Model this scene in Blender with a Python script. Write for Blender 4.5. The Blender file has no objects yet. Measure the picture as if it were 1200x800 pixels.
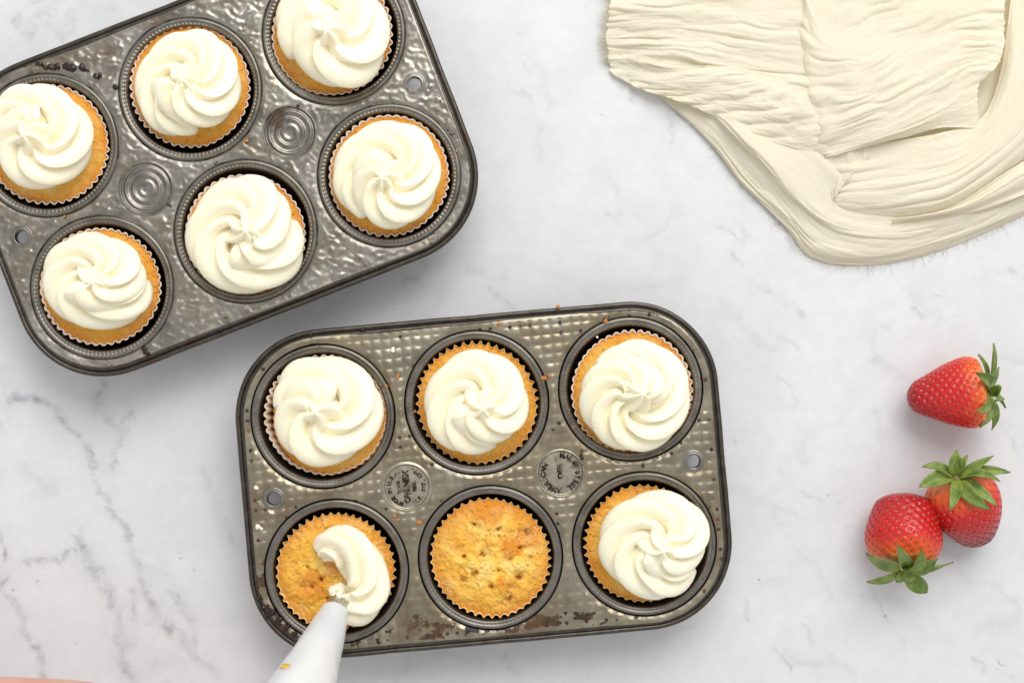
import bpy, bmesh, math, random
import numpy as np
from mathutils import Vector, Matrix
from mathutils.geometry import delaunay_2d_cdt

random.seed(7)
rng = np.random.default_rng(7)
SC = bpy.context.scene
COL = SC.collection
PI = math.pi
R_ = math.radians

# ------------------------------------------------------------------ camera, world, lamps, exposure
S0 = 0.52 / 1200.0            # metres per photo pixel on the table top
CAM_H = 0.52 * 50 / 36        # straight-down camera, 50 mm lens
cd = bpy.data.cameras.new('camera')
cam = bpy.data.objects.new('camera', cd)
COL.objects.link(cam)
cd.lens = 50; cd.sensor_width = 36; cd.clip_start = 0.01; cd.clip_end = 20
cam.location = (0, 0, CAM_H)
SC.camera = cam

world = bpy.data.worlds.new('World')
SC.world = world
world.use_nodes = True
world.node_tree.nodes['Background'].inputs[0].default_value = (0.985, 0.99, 1.0, 1)
world.node_tree.nodes['Background'].inputs[1].default_value = 0.70


def area(name, loc, target, sx, sy, power, col):
    ld = bpy.data.lights.new(name, 'AREA')
    ld.shape = 'RECTANGLE'; ld.size = sx; ld.size_y = sy
    ld.energy = power; ld.color = col
    o = bpy.data.objects.new(name, ld)
    COL.objects.link(o)
    o.location = loc
    o.rotation_euler = (Vector(target) - Vector(loc)).to_track_quat('-Z', 'Y').to_euler()
    return o


area('window_light', (0.35, 1.25, 1.5), (0.0, -0.05, 0), 1.45, 1.25, 33.0, (1.0, 0.99, 0.975))

SC.view_settings.view_transform = 'Standard'
SC.view_settings.look = 'None'
SC.view_settings.gamma = 1
SC.view_settings.exposure = 0.0
SC.cycles.use_denoising = True
SC.cycles.max_bounces = 10


# ------------------------------------------------------------------ helpers
def P(u, v, z=0.0):
    f = (CAM_H - z) / CAM_H
    return Vector(((u - 600) * S0 * f, (400 - v) * S0 * f, z))


def K(z):
    return S0 * (CAM_H - z) / CAM_H


_T = rng.random(4096)


def _h(ix, iy, iz):
    n = (ix * 73856093) ^ (iy * 19349663) ^ (iz * 83492791)
    return _T[np.abs(n ^ (n >> 13)) & 4095]


def noise(x, y, z=0.0):
    x, y, z = np.broadcast_arrays(np.asarray(x, float), np.asarray(y, float), np.asarray(z, float))
    ix, iy, iz = np.floor(x).astype(np.int64), np.floor(y).astype(np.int64), np.floor(z).astype(np.int64)
    fx, fy, fz = x - ix, y - iy, z - iz
    fx = fx * fx * fx * (fx * (fx * 6 - 15) + 10); fy = fy * fy * fy * (fy * (fy * 6 - 15) + 10); fz = fz * fz * (3 - 2 * fz)
    r = 0
    for dx in (0, 1):
        for dy in (0, 1):
            for dz in (0, 1):
                w = (fx if dx else 1 - fx) * (fy if dy else 1 - fy) * (fz if dz else 1 - fz)
                r = r + w * _h(ix + dx, iy + dy, iz + dz)
    return r * 2 - 1


def fbm(x, y, z=0.0, o=4):
    r, a = 0, 1.0
    for i in range(o):
        r = r + a * noise(x * 2 ** i + 17.3 * i, y * 2 ** i - 9.1 * i, z + 3.7 * i)
        a *= .5
    return r


def sstep(a, b, x):
    t = np.clip((x - a) / (b - a), 0, 1)
    return t * t * (3 - 2 * t)


def mesh_obj(name, verts, faces, mat, parent=None, smooth=True, attrs=None, loc=None):
    me = bpy.data.meshes.new(name)
    me.from_pydata([tuple(map(float, v)) for v in verts], [], [tuple(map(int, f)) for f in faces])
    return link_mesh(name, me, mat, parent, smooth, attrs, loc)


def link_mesh(name, me, mat, parent=None, smooth=True, attrs=None, loc=None):
    if smooth and len(me.polygons):
        me.polygons.foreach_set('use_smooth', np.ones(len(me.polygons), bool))
    for k, a in (attrs or {}).items():
        at = me.attributes.new(k, 'FLOAT', 'POINT')
        at.data.foreach_set('value', np.asarray(a, np.float32))
    if mat and not me.materials:
        me.materials.append(mat)
    me.update()
    o = bpy.data.objects.new(name, me)
    COL.objects.link(o)
    if parent: o.parent = parent
    if loc is not None: o.location = loc
    return o


def thing(name, label, cat, loc=(0, 0, 0), rz=0, group=None):
    o = bpy.data.objects.new(name, None)
    COL.objects.link(o)
    o.empty_display_size = 0.01
    o.location = loc; o.rotation_euler = (0, 0, rz)
    o['label'] = label; o['category'] = cat
    if group: o['group'] = group
    return o


def grid_faces(nu, nv, wrap=False, off=0):
    """faces of an nu x nv vertex grid, index i*nv+j, wrapped in j"""
    f = []
    for i in range(nu - 1):
        for j in range(nv if wrap else nv - 1):
            k = (j + 1) % nv
            f.append((off + i * nv + j, off + (i + 1) * nv + j, off + (i + 1) * nv + k, off + i * nv + k))
    return f


def lathe(profile, n, mod=None):
    pr = np.array(profile, float)
    th = np.arange(n) * 2 * PI / n
    r = np.repeat(pr[:, :1], n, 1); z = np.repeat(pr[:, 1:2], n, 1)
    if mod is not None: r, z = mod(r, z, th[None, :])
    v = np.stack([r * np.cos(th), r * np.sin(th), z], -1).reshape(-1, 3)
    return v, [tuple(reversed(q)) for q in grid_faces(len(pr), n, True)]


# --- node shorthand
class N:
    def __init__(s, name):
        s.m = bpy.data.materials.new(name); s.m.use_nodes = True
        s.t = s.m.node_tree
        s.b = s.t.nodes['Principled BSDF']

    def n(s, typ, props=None, **ins):
        nd = s.t.nodes.new(typ)
        for k, v in (props or {}).items(): setattr(nd, k, v)
        for k, v in ins.items():
            key = int(k[1:]) if k[0] == 'i' and k[1:].isdigit() else k.replace('_', ' ')
            s.set(nd.inputs[key], v)
        return nd

    def set(s, sock, v):
        if isinstance(v, bpy.types.NodeSocket): s.t.links.new(v, sock)
        elif isinstance(v, bpy.types.Node): s.t.links.new(v.outputs[0], sock)
        else: sock.default_value = (*v, 1) if isinstance(v, tuple) and len(v) == 3 and sock.type == 'RGBA' else v

    def co(s, out='Object', scale=None):
        c = s.n('ShaderNodeTexCoord').outputs[out]
        oi = s.n('ShaderNodeObjectInfo').outputs['Random']
        sc = s.n('ShaderNodeMath', {'operation': 'MULTIPLY'}, i0=oi, i1=3.7)
        a = s.n('ShaderNodeVectorMath', {'operation': 'ADD'}, i0=c, i1=sc.outputs[0])
        return a.outputs[0]

    def noise(s, vec, scale, detail=3, rough=.55, dist=0):
        return s.n('ShaderNodeTexNoise', None, Vector=vec, Scale=scale, Detail=detail, Roughness=rough, Distortion=dist).outputs[0]

    def ramp(s, fac, *stops):
        r = s.n('ShaderNodeValToRGB', None, Fac=fac)
        e = r.color_ramp.elements
        while len(e) < len(stops): e.new(.5)
        for el, (p, c) in zip(e, stops):
            el.position = p
            el.color = (c, c, c, 1) if not isinstance(c, tuple) else (*c, 1)
        return r.outputs[0]

    def mix(s, fac, a, b, mode='MIX'):
        m = s.n('ShaderNodeMix', {'data_type': 'RGBA', 'blend_type': mode})
        s.set(m.inputs[0], fac); s.set(m.inputs[6], a); s.set(m.inputs[7], b)
        return m.outputs[2]

    def math(s, op, a, b=0.0, clamp=False):
        m = s.n('ShaderNodeMath', {'operation': op, 'use_clamp': clamp})
        s.set(m.inputs[0], a); s.set(m.inputs[1], b)
        return m.outputs[0]

    def attr(s, name):
        return s.n('ShaderNodeAttribute', {'attribute_name': name}).outputs['Fac']

    def bump(s, h, strength=.3, dist=.001):
        return s.n('ShaderNodeBump', None, Height=h, Strength=strength, Distance=dist).outputs[0]

    def out(s, **k):
        for key, v in k.items(): s.set(s.b.inputs[key.replace('_', ' ')], v)
        return s.m


# ------------------------------------------------------------------ materials
def mat_marble():
    m = N('marble'); c = m.n('ShaderNodeTexCoord').outputs['Object']
    warp = m.n('ShaderNodeTexNoise', None, Vector=c, Scale=60., Detail=4.)
    c2 = m.n('ShaderNodeVectorMath', {'operation': 'MULTIPLY_ADD'}, i0=warp.outputs['Color'], i1=(.02, .02, .02), i2=c).outputs[0]
    cloud = m.ramp(m.noise(c, 9, 5, .6), (.32, 0.), (.68, 1.))
    base = m.mix(cloud, (.675, .681, .690), (.735, .739, .742))
    mott = m.ramp(m.noise(c2, 55, 8, .80), (.38, 1.), (.62, 0.))
    base = m.mix(m.math('MULTIPLY', mott, .34), base, (.54, .547, .565))
    fine = m.ramp(m.noise(c2, 130, 4, .7), (.35, 0.), (.75, 1.))
    v = m.math('MULTIPLY', m.attr('vein'), m.math('ADD', m.math('MULTIPLY', fine, 1.25), .1), True)
    base = m.mix(m.math('MULTIPLY', v, .78), base, (.27, .262, .30))
    # faint wandering veins and small flecks everywhere
    ve = m.n('ShaderNodeTexVoronoi', {'feature': 'DISTANCE_TO_EDGE'}, Vector=c2, Scale=11.)
    thin = m.ramp(ve.outputs[0], (0., 1.), (.03, 0.))
    patch = m.ramp(m.noise(c, 14, 3), (.5, 0.), (.68, 1.))
    base = m.mix(m.math('MULTIPLY', m.math('MULTIPLY', thin, patch), .30), base, (.34, .34, .37))
    fl = m.n('ShaderNodeTexVoronoi', None, Vector=c2, Scale=120.)
    flm = m.ramp(fl.outputs[0], (.06, 1.), (.16, 0.))
    flp = m.ramp(m.noise(c, 30, 3), (.55, 0.), (.7, 1.))
    base = m.mix(m.math('MULTIPLY', m.math('MULTIPLY', flm, flp), .7), base, (.27, .27, .29))
    return m.out(Base_Color=base, Roughness=.38, Specular_IOR_Level=.3)


def mat_metal(name, dark, light, rough, stain=.6, attr=True):
    m = N(name); c = m.co()
    a = m.noise(c, 90, 5, .65)
    base = m.mix(m.ramp(a, (.3, 0.), (.7, 1.)), dark, light)
    fog = m.ramp(m.noise(c, 28, 4, .6), (.45, 0.), (.75, 1.))
    base = m.mix(m.math('MULTIPLY', fog, stain), base, (.30, .23, .13))
    metal, rg = .95, m.math('ADD', m.math('MULTIPLY', a, .25), rough - .1)
    if attr:
        g = m.math('ADD', m.math('MULTIPLY', m.attr('grime'), 1.25), m.math('MULTIPLY', m.math('SUBTRACT', m.noise(c, 620, 4, .7), .5), 2.0))
        gm = m.math('MULTIPLY', m.ramp(g, (.45, 0.), (.62, 1.)), m.ramp(m.attr('grime'), (.02, 0.), (.12, 1.)))
        gcol = m.ramp(m.noise(c, 330, 3, .6), (.38, (.012, .008, .006)), (.55, (.05, .022, .010)), (.72, (.25, .085, .02)))
        base = m.mix(gm, base, gcol)
        metal = m.math('SUBTRACT', .95, m.math('MULTIPLY', gm, .85), True)
        rg = m.math('ADD', rg, m.math('MULTIPLY', gm, .15))
        base = m.mix(m.ramp(m.attr('grease'), (.1, 0.), (.9, .8)), base, (.16, .085, .025))
    h = m.noise(c, 900, 2, .5)
    return m.out(Base_Color=base, Metallic=metal, Roughness=rg, Normal=m.bump(h, .12, .0004))


def mat_cup(name):
    m = N(name); c = m.co()
    d = m.attr('depth')
    a = m.noise(c, 110, 4, .6)
    lip = m.mix(m.ramp(a, (.3, 0.), (.7, 1.)), (.145, .132, .111), (.25, .23, .20))
    inn = m.mix(m.ramp(m.noise(c, 40, 4), (.35, 0.), (.7, 1.)), (.15, .118, .088), (.30, .24, .18))
    base = m.mix(m.ramp(d, (.0, 0.), (.35, 1.)), lip, inn)
    base = m.mix(m.ramp(m.math('ADD', m.attr('line'), m.math('MULTIPLY', m.math('SUBTRACT', m.noise(c, 150, 3), .5), .7)), (.45, 0.), (.6, 1.)), base, (.012, .010, .009))
    sp = m.ramp(m.noise(c, 260, 3, .7), (.66, 0.), (.72, 1.))
    base = m.mix(m.math('MULTIPLY', sp, .8), base, (.12, .05, .02))
    return m.out(Base_Color=base, Metallic=.9, Roughness=m.math('ADD', m.math('MULTIPLY', a, .2), .28))


def mat_plainmetal(name, col, rough):
    m = N(name); c = m.co()
    a = m.noise(c, 200, 4, .65)
    base = m.mix(m.ramp(a, (.35, 0.), (.7, 1.)), tuple(.6 * x for x in col), col)
    rust = m.ramp(m.noise(c, 75, 5, .7), (.57, 0.), (.68, 1.))
    base = m.mix(m.math('MULTIPLY', rust, .7), base, (.10, .05, .025))
    return m.out(Base_Color=base, Metallic=.92, Roughness=rough)


def mat_frosting():
    m = N('buttercream'); c = m.co()
    h = m.noise(c, 420, 3, .5)
    b = m.mix(m.noise(c, 60, 2), (.975, .895, .67), (.98, .91, .72))
    return m.out(Base_Color=b, Roughness=.42, Specular_IOR_Level=.35, Subsurface_Weight=.34, Subsurface_Radius=(.0046, .0034, .0014),
                 Subsurface_Scale=1.0, Normal=m.bump(h, .10, .0006))


def mat_cake():
    m = N('sponge_cake'); c = m.co()
    e = m.attr('edge'); pit = m.attr('pit')
    n1 = m.noise(c, 90, 5, .65)
    b = m.ramp(n1, (.28, (.84, .41, .045)), (.5, (.94, .585, .10)), (.74, (.97, .76, .27)))
    k = m.math('MULTIPLY', e, m.math('ADD', m.noise(c, 70, 3), .42), True)
    b = m.mix(k, b, (.68, .245, .024))
    b = m.mix(m.attr('toast'), b, (.72, .25, .02))
    vo = m.n('ShaderNodeTexVoronoi', None, Vector=c, Scale=520.)
    pore = m.ramp(vo.outputs[0], (.06, 1.), (.34, 0.))
    pp = m.math('MULTIPLY', pore, m.ramp(m.noise(c, 160, 3), (.45, 0.), (.62, 1.)))
    b = m.mix(m.math('MULTIPLY', pp, .28), b, (.58, .24, .03))
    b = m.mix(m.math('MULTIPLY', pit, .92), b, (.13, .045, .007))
    h = m.math('SUBTRACT', m.noise(c, 600, 4, .7), pp)
    wet = m.attr('wet')
    rg = m.math('SUBTRACT', .62, m.math('MULTIPLY', wet, .45))
    return m.out(Base_Color=b, Roughness=rg, Specular_IOR_Level=m.math('ADD', .25, m.math('MULTIPLY', wet, .4)), Subsurface_Weight=.2,
                 Subsurface_Radius=(.003, .0015, .0006), Subsurface_Scale=.6, Normal=m.bump(h, .8, .001))


def mat_simple(name, col, rough=.5, col2=None, scale=200, bump=0., bs=600, **k):
    m = N(name); c = m.co()
    base = m.mix(m.ramp(m.noise(c, scale, 4, .6), (.35, 0.), (.68, 1.)), col, col2 or col)
    if bump: k['Normal'] = m.bump(m.noise(c, bs, 3), bump, .0005)
    return m.out(Base_Color=base, Roughness=rough, **k)


def mat_liner(name='greased_paper', lip=(.90, .74, .60)):
    m = N(name); c = m.co()
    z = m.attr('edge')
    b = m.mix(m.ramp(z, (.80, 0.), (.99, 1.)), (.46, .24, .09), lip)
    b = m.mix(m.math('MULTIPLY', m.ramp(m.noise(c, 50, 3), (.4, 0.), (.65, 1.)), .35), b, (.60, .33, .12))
    return m.out(Base_Color=b, Roughness=.45)


def mat_cloth():
    m = N('cream_gauze'); uv = m.n('ShaderNodeAttribute', {'attribute_name': 'wv'}).outputs['Vector']
    c = m.n('ShaderNodeTexCoord').outputs['Object']
    w1 = m.n('ShaderNodeTexWave', {'bands_direction': 'X'}, Vector=c, Scale=520., Distortion=1.6, Detail=2., Detail_Scale=.4)
    w2 = m.n('ShaderNodeTexWave', {'bands_direction': 'Y'}, Vector=c, Scale=520., Distortion=1.6, Detail=2., Detail_Scale=.4)
    h = m.math('ADD', w1.outputs[1], w2.outputs[1])
    b = m.mix(m.noise(c, 55, 4), (.985, .935, .79), (.99, .955, .845))
    b = m.mix(m.math('MULTIPLY', h, .08), b, (.95, .92, .82))
    out = m.t.nodes['Material Output']
    m.out(Base_Color=b, Roughness=.9, Specular_IOR_Level=.1, Sheen_Weight=.15, Normal=m.bump(m.math('ADD', h, m.math('MULTIPLY', m.noise(c, 700, 3, .6), 1.2)), .22, .0003))
    tr = m.n('ShaderNodeBsdfTranslucent', None, Color=(.99, .92, .72, 1))
    mx = m.n('ShaderNodeMixShader', None, i0=.42)
    m.t.links.new(m.b.outputs[0], mx.inputs[1]); m.t.links.new(tr.outputs[0], mx.inputs[2])
    m.t.links.new(mx.outputs[0], out.inputs[0])
    return m.m


def mat_berry():
    m = N('strawberry_skin'); c = m.co()
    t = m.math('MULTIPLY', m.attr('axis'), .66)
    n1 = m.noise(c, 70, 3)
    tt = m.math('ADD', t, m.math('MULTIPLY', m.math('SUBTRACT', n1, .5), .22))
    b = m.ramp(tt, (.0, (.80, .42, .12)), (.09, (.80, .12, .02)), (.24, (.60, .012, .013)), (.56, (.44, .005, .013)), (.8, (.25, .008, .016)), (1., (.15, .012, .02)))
    b = m.mix(m.math('MULTIPLY', m.attr('dimple'), .5), b, (.30, .008, .012))
    return m.out(Base_Color=b, Roughness=m.math('ADD', .2, m.math('MULTIPLY', n1, .2)), Specular_IOR_Level=.5, Subsurface_Weight=.05,
                 Subsurface_Radius=(.004, .0008, .0005), Subsurface_Scale=.6, 
                 Normal=m.bump(m.noise(c, 500, 3), .15, .0004))


def mat_leaf():
    m = N('strawberry_leaf'); c = m.co()
    b = m.mix(m.ramp(m.noise(c, 160, 4), (.35, 0.), (.68, 1.)), (.10, .175, .022), (.27, .34, .085))
    b = m.mix(m.math('MULTIPLY', m.ramp(m.attr('tip'), (.0, 1.), (.35, 0.)), .75), b, (.36, .42, .06))
    b = m.mix(m.math('MULTIPLY', m.ramp(m.attr('tip'), (.90, 0.), (1., 1.)), .6), b, (.16, .08, .03))
    w = m.n('ShaderNodeTexWave', None, Vector=c, Scale=260., Distortion=3., Detail=2.)
    return m.out(Base_Color=b, Roughness=.5, Normal=m.bump(w.outputs[1], .25, .0004))


def mat_bag():
    m = N('piping_bag_plastic'); c = m.co()
    out = m.t.nodes['Material Output']
    m.out(Base_Color=(.905, .92, .945), Roughness=.28, Specular_IOR_Level=.4, Normal=m.bump(m.noise(c, 75, 3), .30, .003))
    tr = m.n('ShaderNodeBsdfTransparent')
    mx = m.n('ShaderNodeMixShader', None, i0=.45)
    m.t.links.new(m.b.outputs[0], mx.inputs[1]); m.t.links.new(tr.outputs[0], mx.inputs[2])
    m.t.links.new(mx.outputs[0], out.inputs[0])
    return m.m


M = dict(
    marble=mat_marble(),
    hammered=mat_metal('hammered_tin', (.19, .174, .148), (.42, .395, .35), .33, .4),
    waffle=mat_metal('aged_tin', (.215, .19, .142), (.42, .37, .28), .31, .6),
    cup=mat_cup('blackened_cup_tin'),
    rim=mat_plainmetal('worn_shaded_rim_tin', (.115, .10, .082), .36),  # base colour darkened to paint in the pan's edge shadow, beneath real rust
    ring=mat_plainmetal('pressed_tin', (.31, .29, .255), .32),
    frosting=mat_frosting(), cake=mat_cake(), liner=mat_liner(), liner2=mat_liner('golden_paper', (.82, .50, .17)), cloth=mat_cloth(),
    berry=mat_berry(), leaf=mat_leaf(), bag=mat_bag(),
    seed=mat_simple('strawberry_seed', (.55, .33, .05), .4, (.38, .17, .02)),
    stalk=mat_simple('strawberry_stalk', (.30, .27, .08), .6, (.16, .08, .03)),
    steel=mat_simple('nozzle_steel', (.62, .60, .57), .22, (.5, .48, .45), Metallic=1.0),
    burnt=mat_simple('burnt_sugar', (.010, .006, .005), .18, (.035, .012, .008), 400),
    crumb=mat_simple('cake_crumb', (.60, .27, .06), .6, (.36, .11, .02), 500, .5),
    pale=mat_simple('icing_fleck', (.85, .80, .68), .5),
    skin=mat_simple('skin', (.66, .315, .235), .45, (.72, .39, .30), 60, .15, 300, Subsurface_Weight=.15, Subsurface_Radius=(.006, .002, .001)),
    yellow=mat_simple('yellow_print', (.80, .50, .05), .4),
    letter=mat_plainmetal('embossed_tin', (.50, .445, .34), .36),
)

# ------------------------------------------------------------------ marble table top
def seg_dist(px, py, poly):
    d = np.full(px.shape, 1e9)
    for (ax, ay), (bx, by) in zip(poly[:-1], poly[1:]):
        vx, vy = bx - ax, by - ay
        t = np.clip(((px - ax) * vx + (py - ay) * vy) / (vx * vx + vy * vy + 1e-9), 0, 1)
        d = np.minimum(d, np.hypot(px - ax - t * vx, py - ay - t * vy))
    return d


def build_table():
    xs = np.concatenate([np.linspace(-900, -40, 30), np.arange(-36, 1240, 3.), np.linspace(1244, 2100, 30)])
    ys = np.concatenate([np.linspace(-900, -40, 30), np.arange(-36, 840, 3.), np.linspace(844, 1700, 30)])
    X, Y = np.meshgrid(xs, ys, indexing='ij')
    wx = X + 9 * fbm(X / 45, Y / 45, 1.5) + 3 * fbm(X / 9, Y / 9, 5.5, 2)
    wy = Y + 9 * fbm(X / 45, Y / 45, 8.5) + 3 * fbm(X / 9, Y / 9, 3.2, 2)
    rs_ = np.random.default_rng(5)
    veins = [  # polyline, width, strength (read off the photograph)
        ([(10, 470), (40, 462), (75, 490), (105, 520), (118, 555), (128, 590), (150, 625), (160, 660), (175, 700), (195, 735)], 4, .85),
        ([(118, 450), (112, 480), (138, 500), (150, 480), (140, 520), (122, 555)], 4, .6),
        ([(30, 655), (55, 652), (75, 655), (88, 640)], 2.5, .9),
        ([(0, 620), (8, 660), (5, 690), (25, 720), (45, 770), (55, 800)], 3, .75),
        ([(95, 620), (105, 660), (125, 690), (145, 735), (150, 780), (158, 800)], 5, .7),
        ([(150, 690), (165, 730), (190, 720), (225, 755), (240, 775)], 4, .65),
        ([(200, 690), (230, 740), (235, 760), (260, 790)], 5, .55),
        ([(25, 550), (50, 565)], 5, .45), ([(235, 545), (260, 590), (275, 630)], 4, .3),
        ([(60, 10), (30, 40), (22, 22)], 6, .45), ([(95, -10), (88, 20), (70, 42)], 5, .45), ([(45, 0), (120, 5)], 5, .3),
        ([(520, 305), (490, 320), (470, 330)], 4, .45), ([(380, 355), (420, 335)], 4, .35), ([(540, 300), (560, 320), (600, 325)], 4, .3),
        ([(870, 230), (895, 245), (905, 260), (930, 290)], 3, .55), ([(880, 330), (940, 360), (950, 375)], 3, .3),
        ([(1020, 390), (1028, 420), (1050, 440)], 4, .3), ([(1030, 480), (1035, 515)], 3, .3), ([(950, 510), (940, 545)], 4, .28),
        ([(1150, 740), (1190, 720)], 5, .3), ([(900, 600), (930, 640), (980, 700)], 4, .22), ([(640, 320), (720, 340), (800, 330)], 4, .2),
        ([(1060, 340), (1100, 370)], 3, .25), ([(930, 760), (1000, 790)], 5, .25), ([(460, 790), (520, 770), (600, 790)], 5, .3),
        ([(620, 60), (640, 120), (630, 180)], 4, .22), ([(700, 200), (760, 260)], 4, .2),
        *[([(px_, py_), (px_ + dx_, py_ + dy_ * .5), (px_ + 1.3 * dx_, py_ + dy_)], 1.8, st_) for px_, py_, dx_, dy_, st_ in zip(rs_.uniform(560, 1250, 60), rs_.uniform(-20, 820, 60), rs_.uniform(4, 28, 60), rs_.uniform(8, 34, 60), rs_.uniform(.15, .6, 60))],
        ([(-300, 300), (-120, 420), (0, 500)], 6, .6), ([(-200, 900), (0, 880), (180, 1000)], 6, .6), ([(1300, 500), (1500, 700)], 6, .4),
    ]
    val = np.zeros(X.shape)
    for pl, w, s in veins:
        d = seg_dist(wx, wy, pl)
        val = np.maximum(val, s * np.exp(-(d / (w * 1.25)) ** 2)) + .16 * s * np.exp(-(d / (w * 4)) ** 2)
    val *= .55 + .6 * np.clip(fbm(X / 20, Y / 20, 2.2) + .5, 0, 1)
    verts = np.stack([(X - 600) * S0, (400 - Y) * S0, 0 * X], -1).reshape(-1, 3)
    faces = grid_faces(len(xs), len(ys))
    nv = len(verts)
    x0, x1 = verts[:, 0].min(), verts[:, 0].max(); y0, y1 = verts[:, 1].min(), verts[:, 1].max()
    # slab sides and underside
    a, b, c, d = 0, (len(xs) - 1) * len(ys), len(xs) * len(ys) - 1, len(ys) - 1
    low = [(x0, y1, -.02), (x1, y1, -.02), (x1, y0, -.02), (x0, y0, -.02)]
    verts = np.vstack([verts, low])
    ia = [a, b, c, d]
    n0, n1 = len(xs), len(ys)
    top_e = [i * n1 for i in range(n0)]; right_e = [(n0 - 1) * n1 + j for j in range(n1)]
    bot_e = [i * n1 + n1 - 1 for i in range(n0)][::-1]; left_e = list(range(n1))[::-1]
    for k, e in enumerate((top_e, right_e, bot_e, left_e)):
        faces.append(tuple(e + [nv + (k + 1) % 4, nv + k]))
    faces.append((nv, nv + 1, nv + 2, nv + 3))
    o = mesh_obj('table_top', verts, faces, M['marble'], attrs={'vein': np.concatenate([val.reshape(-1), np.zeros(4)])}, smooth=False)
    o['kind'] = 'structure'
    o['label'] = 'white marble table top with grey veins'


build_table()

# ------------------------------------------------------------------ muffin pans
ZR = 0.033
KP = K(ZR)
HL, HW, RC = 284.5, 193.5, 103.0


def rrect(hl, hw, r, nc=28, ns=40):
    pts, nrm = [], []
    for cx, cy, a0 in ((hl - r, hw - r, 0), (-hl + r, hw - r, 90), (-hl + r, -hw + r, 180), (hl - r, -hw + r, 270)):
        for i in range(nc + 1):
            a = R_(a0 + 90 * i / nc)
            pts.append((cx + r * math.cos(a), cy + r * math.sin(a))); nrm.append((math.cos(a), math.sin(a)))
        nx = {0: (-hl + r, hw), 90: (-hl, -hw + r), 180: (hl - r, -hw), 270: (hl, hw - r)}[a0]
        last = pts[-1]
        for i in range(1, ns):
            t = i / ns
            pts.append((last[0] + (nx[0] - last[0]) * t, last[1] + (nx[1] - last[1]) * t)); nrm.append(nrm[-1])
    return np.array(pts), np.array(nrm)


def sd_rrect(x, y, hl, hw, r):
    qx, qy = np.abs(x) - hl + r, np.abs(y) - hw + r
    return np.hypot(np.maximum(qx, 0), np.maximum(qy, 0)) + np.minimum(np.maximum(qx, qy), 0) - r


def text_mesh(body, size):
    cu = bpy.data.curves.new('lettering', 'FONT')
    cu.body = body; cu.size = size; cu.align_x = 'CENTER'; cu.align_y = 'CENTER'
    cu.extrude = size * .07; cu.bevel_depth = size * .02; cu.offset = size * .035; cu.resolution_u = 2
    o = bpy.data.objects.new('lettering', cu)
    COL.objects.link(o)
    dg = bpy.context.evaluated_depsgraph_get()
    me = bpy.data.meshes.new_from_object(o.evaluated_get(dg))
    bpy.data.objects.remove(o); bpy.data.curves.remove(cu)
    v = np.array([tuple(p.co) for p in me.vertices]); f = [tuple(p.vertices) for p in me.polygons]
    bpy.data.meshes.remove(me)
    return v, f


def arc_text(word, rad, mid_deg, step_deg, size, acc, inward=False):
    n = len(word)
    for i, ch in enumerate(word):
        if ch == ' ': continue
        a = R_(mid_deg - (i - (n - 1) / 2) * step_deg * (-1 if inward else 1))
        v, f = text_mesh(ch, size)
        ro = a - PI / 2 + (PI if inward else 0)
        c, s = math.cos(ro), math.sin(ro)
        add_xy(acc, v, f, rad * math.cos(a), rad * math.sin(a), c, s)


def add_xy(acc, v, f, tx, ty, c, s):
    w = np.stack([v[:, 0] * c - v[:, 1] * s + tx, v[:, 0] * s + v[:, 1] * c + ty, v[:, 2]], -1)
    off = sum(len(q) for q in acc[0])
    acc[0].append(w); acc[1].extend(tuple(i + off for i in q) for q in f)


def cup_mesh(ticks, line):
    pr = [(87, -.8), (85.6, -1.3), (84.6, -1.6), (83.9, -.6), (83.2, .7), (82.2, 1.5), (80.9, 1.8), (79.6, 1.4), (78.6, .9), (77.4, .9), (76.4, 1.0), (75.4, .6),
          (74.6, -.6), (74.1, -2.5), (73.8, -5), (73.3, -10), (72.4, -20), (70.4, -32), (67.8, -46), (64.6, -60), (62.6, -69), (61.2, -74), (58.5, -77), (54, -78.4), (40, -78.8), (20, -78.8), (.01, -78.8)]
    depth = np.array([max(0, -z) / 79 for _, z in pr])

    def mod(r, z, th):
        zz = z + np.where((r > 75.5) & (r < 79.5), ticks * np.cos(104 * th) - ticks * .4, 0)
        rr = r + .5 * np.sin(3 * th + 1) * (r > 60) * 0.0
        return rr * KP, zz * KP
    v, f = lathe(pr, 416, mod)
    me = bpy.data.meshes.new('cup')
    me.from_pydata([tuple(map(float, p)) for p in v], [], f)
    at = me.attributes.new('depth', 'FLOAT', 'POINT')
    at.data.foreach_set('value', np.repeat(depth, 416).astype(np.float32))
    at = me.attributes.new('line', 'FLOAT', 'POINT')
    at.data.foreach_set('value', np.repeat([line if 83.5 < r < 86 else 0. for r, _ in pr], 416).astype(np.float32))
    me.polygons.foreach_set('use_smooth', np.ones(len(me.polygons), bool))
    me.materials.append(M['cup'])
    return me


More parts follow.
